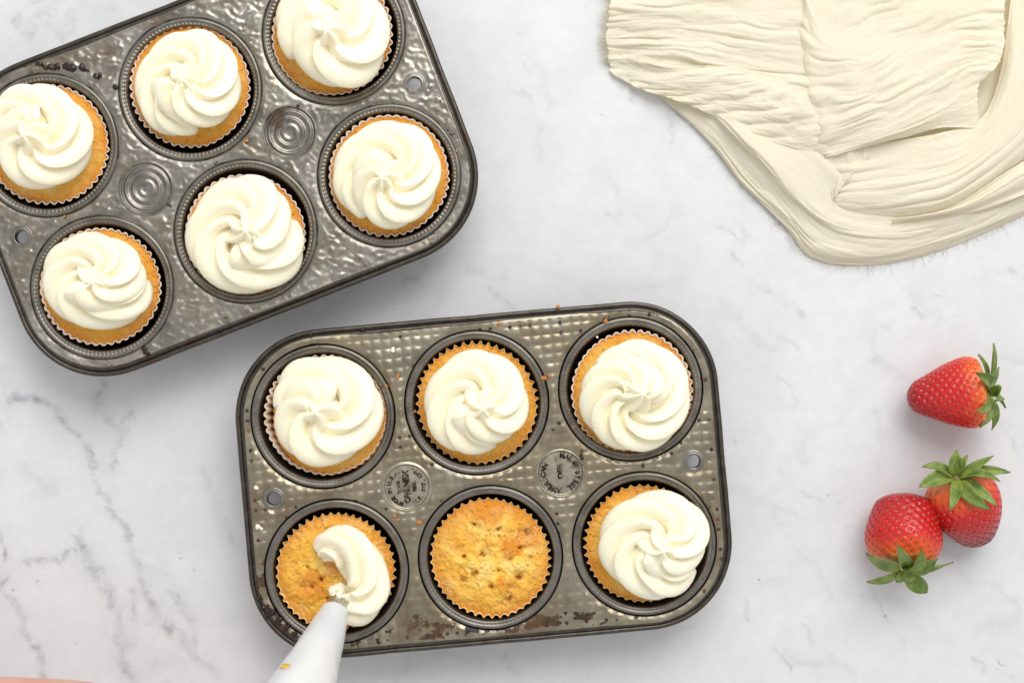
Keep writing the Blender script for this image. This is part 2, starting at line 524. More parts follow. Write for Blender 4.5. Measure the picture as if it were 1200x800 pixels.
def build_pan(kind, u, v, rot, su, sv, label):
    root = thing('muffin_pan', label, 'muffin pan', tuple(P(u, v, ZR).xy) + (0.,), R_(rot), 'six cup muffin pans on the marble')
    cups = [(i * su, j * sv / 2) for j in (1, -1) for i in (-1, 0, 1)]
    meds = [(-su / 2, 0), (su / 2, 0)]
    eyes = [(-247, 0), (247, 0)]
    ham = kind == 'hammered'
    rm = 32 if ham else 28.5
    # sheet: constrained triangulation round the holes, with the pressed relief as real height
    pts, edges = [], []

    def loop(p):
        o = len(pts); pts.extend(p); n = len(p)
        edges.extend((o + i, o + (i + 1) % n) for i in range(n))
    outer, _ = rrect(HL - 8, HW - 8, RC - 8, 40, 60)
    loop([tuple(p) for p in outer])
    for cx, cy in cups:
        for rr, n in ((85.5, 220),):
            loop([(cx + rr * math.cos(a), cy + rr * math.sin(a)) for a in np.arange(n) * 2 * PI / n])
    for cx, cy in meds: loop([(cx + rm * math.cos(a), cy + rm * math.sin(a)) for a in np.arange(90) * 2 * PI / 90])
    for cx, cy in eyes: loop([(cx + 13 * math.cos(a), cy + 13 * math.sin(a)) for a in np.arange(40) * 2 * PI / 40])
    st = 1.7
    gx, gy = np.meshgrid(np.arange(-HL, HL, st), np.arange(-HW, HW, st), indexing='ij')
    gx[:, ::2] += st / 2
    gx, gy = gx.ravel(), gy.ravel()
    ok = sd_rrect(gx, gy, HL - 8, HW - 8, RC - 8) < -1
    for cx, cy in cups: ok &= np.hypot(gx - cx, gy - cy) > 86.3
    for cx, cy in meds: ok &= np.hypot(gx - cx, gy - cy) > rm + .8
    for cx, cy in eyes: ok &= np.hypot(gx - cx, gy - cy) > 13.8
    pts += list(zip(gx[ok], gy[ok]))
    vv, _, ff, *_r = delaunay_2d_cdt([Vector(p) for p in pts], edges, [], 0, 1e-5)
    V = np.array([tuple(p) for p in vv]); F = np.array([tuple(t) for t in ff if len(t) == 3])
    C = V[F].mean(1)
    keep = sd_rrect(C[:, 0], C[:, 1], HL - 8, HW - 8, RC - 8) < 0
    for cx, cy in cups: keep &= np.hypot(C[:, 0] - cx, C[:, 1] - cy) > 85.45
    for cx, cy in meds: keep &= np.hypot(C[:, 0] - cx, C[:, 1] - cy) > rm - .05
    for cx, cy in eyes: keep &= np.hypot(C[:, 0] - cx, C[:, 1] - cy) > 12.95
    F = F[keep]
    x, y = V[:, 0], V[:, 1]
    dc = np.min([np.hypot(x - cx, y - cy) - 85.5 for cx, cy in cups], 0)
    de = -sd_rrect(x, y, HL - 8, HW - 8, RC - 8)
    dm = np.min([np.hypot(x - cx, y - cy) - rm for cx, cy in meds] + [np.hypot(x - cx, y - cy) - 13 for cx, cy in eyes], 0)
    mask = sstep(0, 6, dc) * sstep(2, 9, de) * sstep(0, 5, dm)
    if ham:
        wx, wy = x + 4 * noise(x / 14, y / 14, 3), y + 3 * noise(x / 14, y / 14, 9)
        h = 1.0 * noise(wx / 5.4, wy / 4.6, 1.) + .38 * noise(wx / 3.4, wy / 3.2, 6.)
        h += .35 * np.sin(2 * PI * wx / 13) * np.sin(2 * PI * wy / 11)
        h = np.where(h > 0, h * 1.15, h * .7)
    else:
        p = 11.7
        wx, wy = x + 1.0 * noise(x / 25, y / 25, 3), y + 1.0 * noise(x / 25, y / 25, 9)
        a, b = np.abs(np.sin(PI * wx / p)), np.abs(np.sin(PI * wy / p))
        h = 2.2 * (np.sqrt(a * b + .02)) * (.75 + .35 * noise(x / 40, y / 40, 4)) + .30 * noise(x / 9, y / 9, 2.)
    z = h * mask * .82 - .6 * sstep(3, 0, dc) + .5 * np.exp(-((de - 3) / 2.0) ** 2) - 2.0 * sstep(2, 0, de)
    z += .8 * noise(x / 90, y / 90, 5)
    # baked-on grime (where it is in the photograph)
    g = .10 * np.exp(-dc / 3.5) + .18 * np.exp(-de / 3)
    gre = 0 * x
    if ham:
        for (gu, gv, gr, s) in ((-160, 178, 16, .35), (-130, 172, 10, .30), (-12, -90, 9, .35), (185, -62, 8, .3), (-3, -3, 4, .4), (200, -175, 16, .3), (-60, -178, 9, .40), (-205, -182, 8, .42), (262, -70, 14, .4), (267, -30, 12, .35)):
            g += s * np.exp(-(((x - gu) ** 2 + (y - gv) ** 2) / gr ** 2))
        gre = .55 * np.clip(fbm(x / 45, y / 45, 7.7, 3) - .15, 0, 1)
    else:
        ix, iy = np.round(x / 11.7), np.round(y / 11.7)
        rnd = _h(ix.astype(np.int64), iy.astype(np.int64), 5 + 0 * ix.astype(np.int64))
        dd = np.hypot(x - ix * 11.7, y - iy * 11.7)
        prob = .10 + .75 * sstep(-150, -185, y) * sstep(240, 120, x) + .65 * sstep(168, 182, y) * sstep(-60, 40, x) + .5 * sstep(-255, -272, x) + .4 * sstep(256, 270, x)
        g += np.where(rnd < prob, 1.25 * np.exp(-(dd / 2.1) ** 2), 0)
        corner = np.exp(-(((x + 232) / 34) ** 2 + ((y + 158) / 34) ** 2)) + .8 * np.exp(-(((x + 258) / 16) ** 2 + ((y + 110) / 38) ** 2))
        g += 1.9 * np.clip(corner, 0, 1) * sstep(-.5, .6, fbm(x / 12, y / 12, 1.3))
        g += .95 * np.exp(-((y + 172) / 8) ** 2) * sstep(.05, .5, fbm(x / 14, y / 9, 4.)) * (x < 130)
        g += .45 * np.exp(-(((x + 90) / 24) ** 2 + ((y + 160) / 14) ** 2)) + .35 * np.exp(-(((x - 30) / 20) ** 2 + ((y + 168) / 16) ** 2))
        g += .35 * np.exp(-(((x + 52) / 7) ** 2 + ((y + 20) / 7) ** 2))
        gre = .5 * np.clip(fbm(x / 50, y / 50, 2.7, 3) + .05 - .5 * sstep(-40, 120, y) + .2, 0, 1)
    mesh_obj('pressed_sheet', np.stack([x * KP, y * KP, ZR + z * KP], -1), F, M['hammered' if ham else 'waffle'], root,
             attrs={'grime': g, 'grease': gre})
    # rolled rim swept round the outline: (outward offset px, height px)
    prof = [(-9.5, -1.2), (-8.2, -.2), (-7.0, .5), (-5.2, .4), (-3.6, -.4), (-2.9, -3.0)]
    for i in range(13):
        a = R_(165 - i * 25)
        prof.append((.6 + 3.2 * math.cos(a), -5.2 + 3.2 * math.sin(a)))
    prof += [(-2.0, -8.6), (-5.5, -9)]
    c, nrm = rrect(HL - 3.8, HW - 3.8, RC - 3.8, 32, 30)
    wob = .35 * noise(c[:, 0] / 40, c[:, 1] / 40, 2.)
    vs = [np.concatenate([c + nrm * (o_ + wob[:, None]), np.full((len(c), 1), zz)], 1) for o_, zz in prof]
    vs = np.array(vs) * KP
    vs[..., 2] += ZR
    mesh_obj('rolled_rim', vs.reshape(-1, 3), grid_faces(len(prof), len(c), True), M['rim'], root)
    # cups share one mesh
    me = cup_mesh(.42 if ham else .14, .45 if ham else .85)
    for cx, cy in cups:
        o = link_mesh('cup', me, None, root, loc=(cx * KP, cy * KP, ZR))
        o.rotation_euler = (0, 0, random.random() * 6)
    # hanging eyelets
    pe = [(13.8, -.6), (12.8, .3), (11.6, .7), (10.6, .2), (9.8, .7), (8.8, .9), (8.0, .2), (7.6, -2), (7.5, -9)]
    v_, f_ = lathe(pe, 48, lambda r, z, th: (r * KP, z * KP))
    me = None
    for cx, cy in eyes:
        if me is None:
            o = mesh_obj('eyelet', v_, f_, M['ring'], root, loc=(cx * KP, cy * KP, ZR)); me = o.data
        else:
            o = link_mesh('eyelet', me, None, root, loc=(cx * KP, cy * KP, ZR))
    # pressed medallions between the cups
    if ham:
        pm = []
        for r in np.arange(33, -.1, -.75):
            bump_ = sum(a_ * math.exp(-((r - c_) / w_) ** 2) for c_, w_, a_ in ((30.5, 1.6, 1.5), (24.5, 2.2, 1.9), (15.5, 2.0, 1.9), (8, 2.2, 1.2)))
            pm.append((max(r, .01), bump_ - 1.6 * sstep(31, 28, r) - .2))
    else:
        pm = []
        for r in np.arange(29.6, -.1, -.7):
            pm.append((max(r, .01), 1.3 * math.exp(-((r - 27) / 1.3) ** 2) - 1.0 * sstep(27, 25, r) - .1))
    v_, f_ = lathe(pm, 96, lambda r, z, th: (r * KP, z * KP))
    first = None
    for k, (cx, cy) in enumerate(meds):
        o = mesh_obj('medallion', v_, f_, M['ring'] if ham else M['letter'], root, loc=(cx * KP, cy * KP, ZR)) if first is None else link_mesh('medallion', first, None, root, loc=(cx * KP, cy * KP, ZR))
        first = o.data
        if not ham:
            acc = ([], [])
            if k == 0:   # reads upwards on the photograph
                vt, ft = text_mesh('OVENEX', 9.6)
                vt[:, 0] *= 1.02
                add_xy(acc, vt, ft, 0, 0, 0, 1)
                arc_text('MADE IN U.S.A.', 20.5, 180, 10.2, 6.6, acc)
                vt, ft = text_mesh('TRADE', 4.8); add_xy(acc, vt, ft, -9.2, 0, 0, 1)
                vt, ft = text_mesh('REG.', 5.8); add_xy(acc, vt, ft, 9.2, 0, 0, 1)
                arc_text('U.S. PAT. OFF.', 20.5, 0, 10.2, 6.6, acc, True)
            else:
                vt, ft = text_mesh('DES', 8.5); vt[:, 0] *= 1.2; add_xy(acc, vt, ft, 0, 2, 0, 1)
                arc_text('AMERICAN', 20, 205, 15.5, 8.4, acc)
                arc_text('MADE', 20, 55, 16, 8.2, acc)
                arc_text('STEEL', 20, -33, 15, 8.2, acc)
            lv = np.vstack(acc[0]) * KP
            lv[:, 2] += -.35 * KP
            mesh_obj('lettering', lv, acc[1], M['letter2'], o, smooth=False)
    return root


mm = N('lettering_tin'); cc_ = mm.co()
M['letter2'] = mm.out(Base_Color=mm.mix(mm.ramp(mm.noise(cc_, 420, 3), (.48, 0.), (.66, 1.)), (.022, .014, .009), (.34, .29, .22)), Metallic=.7, Roughness=.35)
PAN1 = build_pan('hammered', 255.5, 188, 21.3, 180.5, 178.5, 'hammered grey muffin pan with ringed bosses, all six cakes frosted')
PAN2 = build_pan('waffle', 566.75, 562.2, 5.1, 181, 182, 'rusty waffle patterned muffin pan with embossed lettering and burnt corner')


# ------------------------------------------------------------------ frosting
def sweep(path, rad, amp, fin, nl=6, nc=176, phase=0., c=.82, pu=.8, pd=1.4):
    """rope from a star nozzle held upright: the star keeps its compass heading, as in real piping; crests turn into thin fins where fin = 1"""
    p = np.array(path)
    T = np.gradient(p, axis=0)
    T /= np.linalg.norm(T, axis=1)[:, None] + 1e-12
    for _ in range(8):
        T[1:-1] = (T[:-2] + 2 * T[1:-1] + T[2:]) / 4
    T /= np.linalg.norm(T, axis=1)[:, None] + 1e-12
    psi = np.arange(nc) * 2 * PI / nc
    x = -(psi * nl / (2 * PI) + phase)
    x = x - np.floor(x)
    sa = np.where(x < c, np.sin(np.clip(x / c, 0, 1) * PI / 2) ** pu, np.clip((1 - x) / (1 - c), 0, 1) ** pd)
    dx = np.abs((x - c + .5) % 1 - .5)
    sb = np.clip(1 - dx / .5, 0, 1) ** 1.35
    V = []
    Zv = Vector((0, 0, 1))
    for i in range(len(p)):
        q = Zv.rotation_difference(Vector(T[i]))
        e1 = np.array(q @ Vector((1, 0, 0))); e2 = np.array(q @ Vector((0, 1, 0)))
        s = sa * (1 - fin[i]) + sb * fin[i]
        r = rad[i] * (1 - amp[i] + amp[i] * s)
        V.append(p[i] + r[:, None] * (np.cos(psi)[:, None] * e1 + np.sin(psi)[:, None] * e2))
    V = np.array(V)
    n = len(p)
    verts = np.vstack([V.reshape(-1, 3), p[0], p[-1]])
    f = grid_faces(n, nc, True)
    a, b = n * nc, n * nc + 1
    f += [(a, j, (j + 1) % nc) for j in range(nc)]
    f += [(b, (n - 1) * nc + (j + 1) % nc, (n - 1) * nc + j) for j in range(nc)]
    return verts, f


def remesh(verts, faces, voxel, smooth=2):
    me = bpy.data.meshes.new('tmp')
    me.from_pydata([tuple(map(float, v)) for v in verts], [], faces)
    bm = bmesh.new(); bm.from_mesh(me); bmesh.ops.recalc_face_normals(bm, faces=bm.faces); bm.to_mesh(me); bm.free()
    o = bpy.data.objects.new('tmp', me)
    COL.objects.link(o)
    md = o.modifiers.new('r', 'REMESH'); md.mode = 'VOXEL'; md.voxel_size = voxel
    if smooth:
        sm = o.modifiers.new('s', 'SMOOTH'); sm.factor = .5; sm.iterations = smooth
    dg = bpy.context.evaluated_depsgraph_get()
    m2 = bpy.data.meshes.new_from_object(o.evaluated_get(dg))
    bpy.data.objects.remove(o); bpy.data.meshes.remove(me)
    return m2


def mesh_xform(me, fn):
    co = np.empty(len(me.vertices) * 3, np.float32)
    me.vertices.foreach_get('co', co)
    co = fn(co.reshape(-1, 3))
    me.vertices.foreach_set('co', co.astype(np.float32).ravel())
    me.update()


def rosette(R, start_deg, seed, turns=None, nl=None, squash=.88, ell=(1, 1)):
    rs = np.random.default_rng(seed)
    turns = turns or rs.uniform(1.3, 1.5); nl = nl or (6, 6, 7, 5)[seed % 4]
    te, re, zl, zr = rs.uniform(.76, .81), rs.uniform(.33, .41), rs.uniform(.10, .20), rs.uniform(.40, .48)
    t1, c, amp0, fa = rs.uniform(.34, .44), rs.uniform(.82, .89), rs.uniform(.47, .55), rs.uniform(.46, .56)
    n = 200
    t = np.linspace(0, 1, n)
    ang = R_(start_deg) - 2 * PI * turns * t
    rp = R * (.56 - .05 * t - .20 * sstep(.14, 0, t)) - R * (.51 - .16) * sstep(t1, 1.02, t)
    rho = R * (.44 - (.44 - re) * sstep(.45, 1, t))
    z = R * (.27 + zr * .92 * sstep(.25, 1.05, t))
    rho = rho * np.sqrt(np.clip(t / .05, 0.02, 1)) * np.sqrt(np.clip((1.004 - t) / .06, 0, 1)) * (1 + .05 * noise(t * 9, seed, 2.5))
    w = .05 * R
    path = np.stack([rp * np.cos(ang) + w * noise(t * 5, seed, .5), rp * np.sin(ang) + w * noise(t * 5, seed, 7.5), z + .5 * w * noise(t * 7, seed, 3.5)], -1)
    amp = amp0 + .06 * noise(t * 8, seed + .5, 2.)
    v, f = sweep(path, rho, amp, 0 * t, nl, 176, rs.random(), c, .8)
    # the last squeeze in the middle: a twisted star whose fins run into the ridges of the rope
    m, nc = 46, 168
    sv = np.linspace(0, 1, m)
    psi = np.arange(nc) * 2 * PI / nc
    nf = nl - rs.integers(0, 2)
    zz = R * (.34 + (.62 + zl) * sv)
    rr = R * (.535 * (1 - sv) ** .62 + .012) * (1 - .25 * np.exp(-((sv - .0) / .1) ** 2))
    tw = -1.15 * (1 - sv) ** 1.3 * rs.uniform(.8, 1.3) + rs.random() * 6
    PS = psi[None, :] - tw[:, None]
    x = -(PS * nf / (2 * PI)); x = x - np.floor(x)
    dx = np.abs(x - .5) / .5
    skew_ = np.where(x < .68, (x / .68) ** 1.2, ((1 - x) / .32) ** 1.5)
    sh = skew_ * (1 - .55 * sv[:, None]) + (1 - dx) ** 1.4 * .55 * sv[:, None]
    am = (.34 + .34 * sv)[:, None]
    RR = rr[:, None] * (1 - am + am * sh) * (1 + .10 * noise(np.cos(psi) * 1.5 + seed, np.sin(psi) * 1.5, 3.)[None, :])
    lean = R * .05 * sv[:, None] * np.array([rs.normal(), rs.normal()])[None, :]
    cap = np.stack([RR * np.cos(psi) + lean[:, :1], RR * np.sin(psi) + lean[:, 1:], np.repeat(zz[:, None], nc, 1)], -1)
    o_ = len(v)
    v = np.vstack([v, cap.reshape(-1, 3), [(0, 0, zz[0])], [(lean[-1, 0], lean[-1, 1], zz[-1])]])
    f = f + grid_faces(m, nc, True, o_) + [(o_ + m * nc, o_ + k, o_ + (k + 1) % nc) for k in range(nc)] + [(o_ + m * nc + 1, o_ + (m - 1) * nc + (k + 1) % nc, o_ + (m - 1) * nc + k) for k in range(nc)]
    me = remesh(v, f, .7, 1)

    def fn(c):
        c = c.copy()
        th = np.arctan2(c[:, 1], c[:, 0])
        k = (1 + .02 * np.sin(2 * th + seed) + .018 * np.sin(3 * th + 2 * seed)) * 1.0
        c[:, 0] *= k; c[:, 1] *= k
        # fit the outline to the wanted radius and centre
        hi, lo = c[:, :2].max(0), c[:, :2].min(0)
        c[:, :2] = (c[:, :2] - (hi + lo) / 2) * (2 * R * np.array(ell) / (hi - lo))
        c[:, 2] = np.maximum(c[:, 2], -2.0) * squash
        # small tears along the crests, slight unevenness
        c += (.45 * noise(c[:, 0] / 6, c[:, 1] / 6, c[:, 2] / 6 + seed) + .22 * noise(c[:, 0] / 2, c[:, 1] / 2, c[:, 2] / 2 + seed))[:, None] * np.array([.5, .5, .5])
        return c
    mesh_xform(me, fn)
    return me


# ------------------------------------------------------------------ cupcakes
def cupcake(label, cake, fro, seed, start=0, style='scallop', dome=5.0, pan=1, nl=None, turns=None, toast=.0, fine=None, patches=(), off=(0, 0), crumb=None):
    cu, cv, cr = cake
    cr += .8
    edge_z = ZR - .0020
    base = P(cu, cv, edge_z)
    root = thing('cupcake', label, 'cupcake', (base.x, base.y, .0014), 0, 'vanilla cupcakes in the muffin pans')
    z0 = .0014
    NF = 45
    nf = NF * 6
    th = np.arange(nf) * 2 * PI / nf
    rs = np.random.default_rng(seed)
    ph = rs.random() * 6
    fl = np.cos(NF * th + ph + .8 * np.sin(2 * th + seed) + .5 * np.sin(5 * th))
    if style == 'scallop': fl = 2 * np.abs(np.cos((NF * th + ph + .8 * np.sin(2 * th + seed) + .5 * np.sin(5 * th)) / 2)) ** .75 - 1
    if style == 'spike': fl = 2 * np.abs(fl * .5 + .5) ** 2.2 - 1 + .25
    fw = 1.9 + .9 * noise(th * 1.3, seed, 3.)        # depth of the pleats varies round the liner
    rim_wob = 1.2 * np.sin(th + seed) + .9 * np.sin(2 * th + 2 * seed) + .5 * noise(np.cos(th) * 3, np.sin(th) * 3, seed)
    # paper liner
    lv, le = [], []
    hgt = (edge_z - z0) / KP
    lift = 1.2 + 1.6 * noise(np.cos(th) * 1.5 + 5, np.sin(th) * 1.5, seed + .3)
    for t in (0, .03, .25, .5, .75, .9, 1.0):
        rr = (53 + (cr + .4 - 53) * t ** .8) + (fl * fw + rim_wob * t) * (.25 + .75 * t) - 1.0 * t - (2.6 if .5 < t < 1 else 0)
        zz = np.full(nf, t * hgt) + (lift if t == 1.0 else 0)
        lv.append(np.stack([rr * np.cos(th), rr * np.sin(th), zz], -1)); le.append(np.full(nf, t))
    lv = np.array(lv).reshape(-1, 3)
    lf = [tuple(reversed(q)) for q in grid_faces(7, nf, True)]
    lv = np.vstack([lv, [(0, 0, .3)]])
    lf += [(len(lv) - 1, j, (j + 1) % nf) for j in range(nf)]
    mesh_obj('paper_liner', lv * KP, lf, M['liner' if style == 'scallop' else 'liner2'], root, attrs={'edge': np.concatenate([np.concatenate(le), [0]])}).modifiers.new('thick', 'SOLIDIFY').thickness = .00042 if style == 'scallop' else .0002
    # sponge: pleated rim rings, then an even scatter of points over the top
    RT = crumb or cr - (2.6 if style == 'scallop' else 2.0)
    pl = (fl * fw * (.55 if style == 'scallop' else .9) + rim_wob)
    gx, gy = np.meshgrid(np.arange(-80, 80, 1.45), np.arange(-80, 80, 1.25), indexing='ij')
    gx = gx + (np.arange(gx.shape[1]) % 2)[None, :] * .72 + .25 * noise(gx / 1.1, gy / 1.1, seed); gy = gy + .25 * noise(gx / 1.1, gy / 1.1, seed + 4)
    gx, gy = gx.ravel(), gy.ravel()
    gq, gt = np.hypot(gx, gy) / RT, np.arctan2(gy, gx)
    ok = gq < .915
    Q = np.concatenate([np.repeat([1., .985, .96, .93], nf), gq[ok]])
    TH = np.concatenate([np.tile(th, 4), gt[ok]])
    PL = np.interp(TH % (2 * PI), np.append(th, 2 * PI), np.append(pl, pl[0]))
    Rr = Q * RT + PL * np.clip((Q - .55) / .45, 0, 1) ** 2
    X, Y = Rr * np.cos(TH) + off[0], Rr * np.sin(TH) + off[1]
    sx = seed * 13.7
    prof = (1 - Q ** 3.2) * 2.8 + dome * (1 - Q ** 2)
    lump = 1.5 if fine is None else 2.2
    rough_ = lump * .85 * fbm(X / 9 + sx, Y / 9, seed, 3) + .75 * noise(X / 2.6 + sx, Y / 2.6, seed) + .4 * noise(X / 1.3 + sx, Y / 1.3, seed)
    Z = hgt + prof + rough_ * (.5 + .5 * (1 - Q ** 6)) - .5 - (.9 * sstep(.35, .75, noise(X / 3.2 + sx, Y / 3.2, 9.1)))
    toastv = np.clip(fbm(X / 26 + sx, Y / 26, 4.4, 3) * .9 - .15 + toast, 0, 1) * (.5 if fro is not None else .8)
    wet = sstep(.15, .6, fbm(X / 14 + sx, Y / 14, 2.2, 3)) * (1.0 if fro is None or fine else .45)
    edge = Q ** 5
    pit = 0 * X
    for (hu, hv, hr, ha) in patches:
        d = np.hypot(X - (hu - cu), Y - (cv - hv)) + 5 * fbm(X / 8 + sx, Y / 8, 3.3, 2)
        toastv = np.maximum(toastv, ha * sstep(hr * 1.25, hr * .6, d)) if ha > 0 else toastv * (1 + ha * sstep(hr * 1.3, hr * .5, d))
    for (hu, hv, hr, hd) in (fine or ()):
        d = np.hypot(X - (hu - cu), Y - (cv - hv)) * (1 + .5 * noise(X / 3 + sx, Y / 3, hr)) + .8 * noise(X / 2 + sx, Y / 2, 4.)
        Z -= 1.5 * hd * np.exp(-(d / hr) ** 2)
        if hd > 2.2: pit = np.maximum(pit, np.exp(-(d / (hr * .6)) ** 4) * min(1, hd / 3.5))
        toastv = np.maximum(toastv, .45 * np.exp(-(d / (hr * 1.2)) ** 4))
    cvs = np.stack([X, Y, Z], -1).reshape(-1, 3)
    vin = [Vector((float(a_), float(b_))) for a_, b_ in zip(Q[3 * nf:] * np.cos(TH[3 * nf:]), Q[3 * nf:] * np.sin(TH[3 * nf:]))]
    _v, _e, tri, *_q = delaunay_2d_cdt(vin, [(k, (k + 1) % nf) for k in range(nf)], [], 0, 1e-7)
    # skirt down inside the liner and a closed bottom
    low = np.stack([51 * np.cos(th), 51 * np.sin(th), np.full(nf, 1.)], -1)
    n_top = len(cvs)
    cvs = np.vstack([cvs, low, [(0, 0, 1.)]])
    assert len(_v) == len(vin)
    cf = [tuple(reversed(q_)) for q_ in grid_faces(4, nf, True)] + [tuple(k + 3 * nf for k in t_) for t_ in tri]
    cf += [(j, (j + 1) % nf, n_top + (j + 1) % nf, n_top + j) for j in range(nf)]
    cf += [(n_top + (j + 1) % nf, n_top + nf, n_top + j) for j in range(nf)][::1]
    z1 = np.zeros(nf + 1)
    mesh_obj('sponge', cvs * KP, cf, M['cake'], root, attrs={
        'edge': np.concatenate([edge.ravel(), z1 + 1]), 'toast': np.concatenate([toastv.ravel(), z1]), 'wet': np.concatenate([wet.ravel(), z1]), 'pit': np.concatenate([pit.ravel(), z1])})
    if fro is not None and len(fro) >= 3:
        fu, fv, R = fro[:3]
        ell = fro[3] if len(fro) > 3 else (1, 1)
        me = rosette(R / 1.0, start, seed, turns, nl, ell=ell)
        zc = (hgt + dome * .75 + 1.6) * KP + z0
        zm = zc + .35 * R * KP                     # height of the widest part
        f = P(fu, fv, zm)
        k = K(zm)
        mesh_xform(me, lambda c: np.stack([c[:, 0] * k + f.x - base.x, c[:, 1] * k + f.y - base.y, c[:, 2] * KP + zc - z0], -1))
        link_mesh('frosting', me, M['frosting'], root)
    return root, hgt


cupcake('frosted cupcake cut by the left photo edge, in the hammered pan', (55, 170, 70), (46, 159, 63), 1, 200, dome=5)
cupcake('frosted cupcake at top middle of the hammered pan, notch in its lower frosting edge', (222, 101, 70), (219, 96, 63), 2, 285, dome=5)
cupcake('frosted cupcake cut by the top photo edge, in the hammered pan', (389, 40, 70), (389, 37, 68), 3, 215)
cupcake('frosted cupcake with wide bare orange crust, nearest the hammered pan eyelet at lower left', (119, 335, 69), (112, 329, 64, (1.0, .90)), 4, 10, dome=6)
cupcake('frosted cupcake in hammered pan whose frosting nearly covers it, right of the lower left cake', (289, 276, 70), (286, 274, 70), 5, 30)
cupcake('frosted cupcake at the right end of the hammered pan, below its right eyelet', (456, 207, 70), (453, 205, 64), 6, 245)
cupcake('frosted cupcake with empty pale liner pleats showing, top left of waffle pan', (381, 487, 70), (384, 482, 65), 7, 190, style='scallop', pan=2, off=(4.5, -4.5), crumb=65.5)
cupcake('frosted cupcake with spiked liner tips, top middle of waffle pan', (558, 472, 70), (558, 471, 62), 8, 300, style='spike', pan=2)
cupcake('frosted cupcake with ragged broad swirl and no liner showing, top right of waffle pan', (740, 458, 71), (744, 463, 66), 9, 150, style='scallop', pan=2, dome=6, nl=7)
HOLES_D = [(366, 687, 3.0, 4), (377, 678, 3.2, 4), (360, 663, 2.5, 3), (348, 672, 3, 2), (372, 668, 3, 2), (345, 660, 5, 2), (356, 690, 3, 2), (385, 700, 3, 3)]
CAKE_D, HG_D = cupcake('half piped cupcake under the piping bag nozzle, bare pitted sponge showing', (394, 668, 68), (), 10, style='spike', pan=2, dome=5, fine=HOLES_D, patches=[(368, 686, 22, .75), (395, 660, 14, .6), (350, 645, 20, -.9), (420, 610, 22, -.6)])
HOLES_E = [(556, 614, 3, 3.5), (584, 619, 3.2, 4), (585, 627, 2, 3), (565, 648, 3.5, 4), (609, 641, 2.6, 4), (598, 654, 2.6, 4), (544, 651, 2.6, 3.5), (622, 653, 3, 2.5),
           (608, 676, 4.5, 5), (584, 667, 2.4, 3.5), (576, 686, 3.2, 3.5), (557, 670, 5, 2.5), (542, 678, 5, 2.5), (596, 702, 6, 2.5), (618, 623, 6, 2.5), (610, 621, 5, 2.2), (540, 665, 4, 2), (552, 628, 8, 1.6), (572, 636, 6, -2.5), (590, 690, 7, -2.5), (600, 680, 5, -2)]
cupcake('plain unfrosted golden cupcake with pitted glossy top', (576, 653, 69), None, 11, style='spike', pan=2, dome=7, fine=HOLES_E, patches=[(572, 598, 20, .75), (600, 640, 15, .85), (588, 684, 9, .95), (618, 628, 16, .7), (535, 640, 9, .6), (548, 690, 26, -.95), (598, 708, 28, -.95), (565, 640, 16, -.9), (620, 690, 20, -.8)])
cupcake('frosted cupcake at bottom right of waffle pan, frosting overhanging its right side', (753, 637, 67), (766, 639, 65), 12, 330, style='spike', pan=2)


# the half piped rope on the fourth cake, still joined to the nozzle
def half_rope():
    zc = HG_D * KP + .0014 + 3.5 * KP
    ctl = [(374, 648), (386, 640), (402, 640), (418, 651), (428, 670), (430, 692), (420, 709), (405, 715), (394, 716)]
    zz = [9, 13, 16, 17, 18, 18, 19, 23, 30]
    rr = [12, 22, 26, 27, 27, 27, 25, 18, 10]
    n = 150
    s = np.linspace(0, len(ctl) - 1, n)
    I = np.arange(len(ctl))

    def cr(vals):
        vals = np.array(vals, float); out = []
        for x in s:
            i = min(int(x), len(vals) - 2); t = x - i
            p0, p1, p2, p3 = vals[max(i - 1, 0)], vals[i], vals[i + 1], vals[min(i + 2, len(vals) - 1)]
            out.append(.5 * (2 * p1 + (p2 - p0) * t + (2 * p0 - 5 * p1 + 4 * p2 - p3) * t * t + (3 * p1 - p0 - 3 * p2 + p3) * t ** 3))
        return np.array(out)
    px, py, pz, pr = cr([c[0] for c in ctl]), cr([c[1] for c in ctl]), cr(zz), cr(rr)
    path = np.stack([px, -py, pz], -1)
    amp = .54 + 0 * s
    v, f = sweep(path, pr, amp, 0 * s, 5, 176, .2)
    # ragged start of the rope
    me = remesh(v, f, .8, 2)
    base = CAKE_D.location

    def fn(c):
        z = zc + np.maximum(c[:, 2], -3) * KP
        k = S0 * (CAM_H - z) / CAM_H
        c = c + (.5 * noise(c[:, 0] / 4, c[:, 1] / 4, c[:, 2] / 4))[:, None] * .6
        return np.stack([(c[:, 0] - 600) * k - base.x, (400 + c[:, 1]) * k - base.y, z - base.z], -1)
    mesh_xform(me, fn)
    link_mesh('frosting', me, M['frosting'], CAKE_D)
    return zc


ZC_D = half_rope()


# ------------------------------------------------------------------ piping bag
def cone_along(axis, radii, n=64, mod=None):
    p = np.array(axis, float)
    T = np.gradient(p, axis=0); T /= np.linalg.norm(T, axis=1)[:, None]
    up = np.array([0, 0, 1.])
    V = []
    th = np.arange(n) * 2 * PI / n
    for i in range(len(p)):
        a = np.cross(T[i], up); a /= np.linalg.norm(a)
        b = np.cross(a, T[i])
        r = radii[i] * (1 + (mod(i / (len(p) - 1), th) if mod else 0 * th))
        V.append(p[i] + r[:, None] * (np.cos(th)[:, None] * a + np.sin(th)[:, None] * b))
    return np.array(V).reshape(-1, 3), [tuple(reversed(q)) for q in grid_faces(len(p), n, True)]


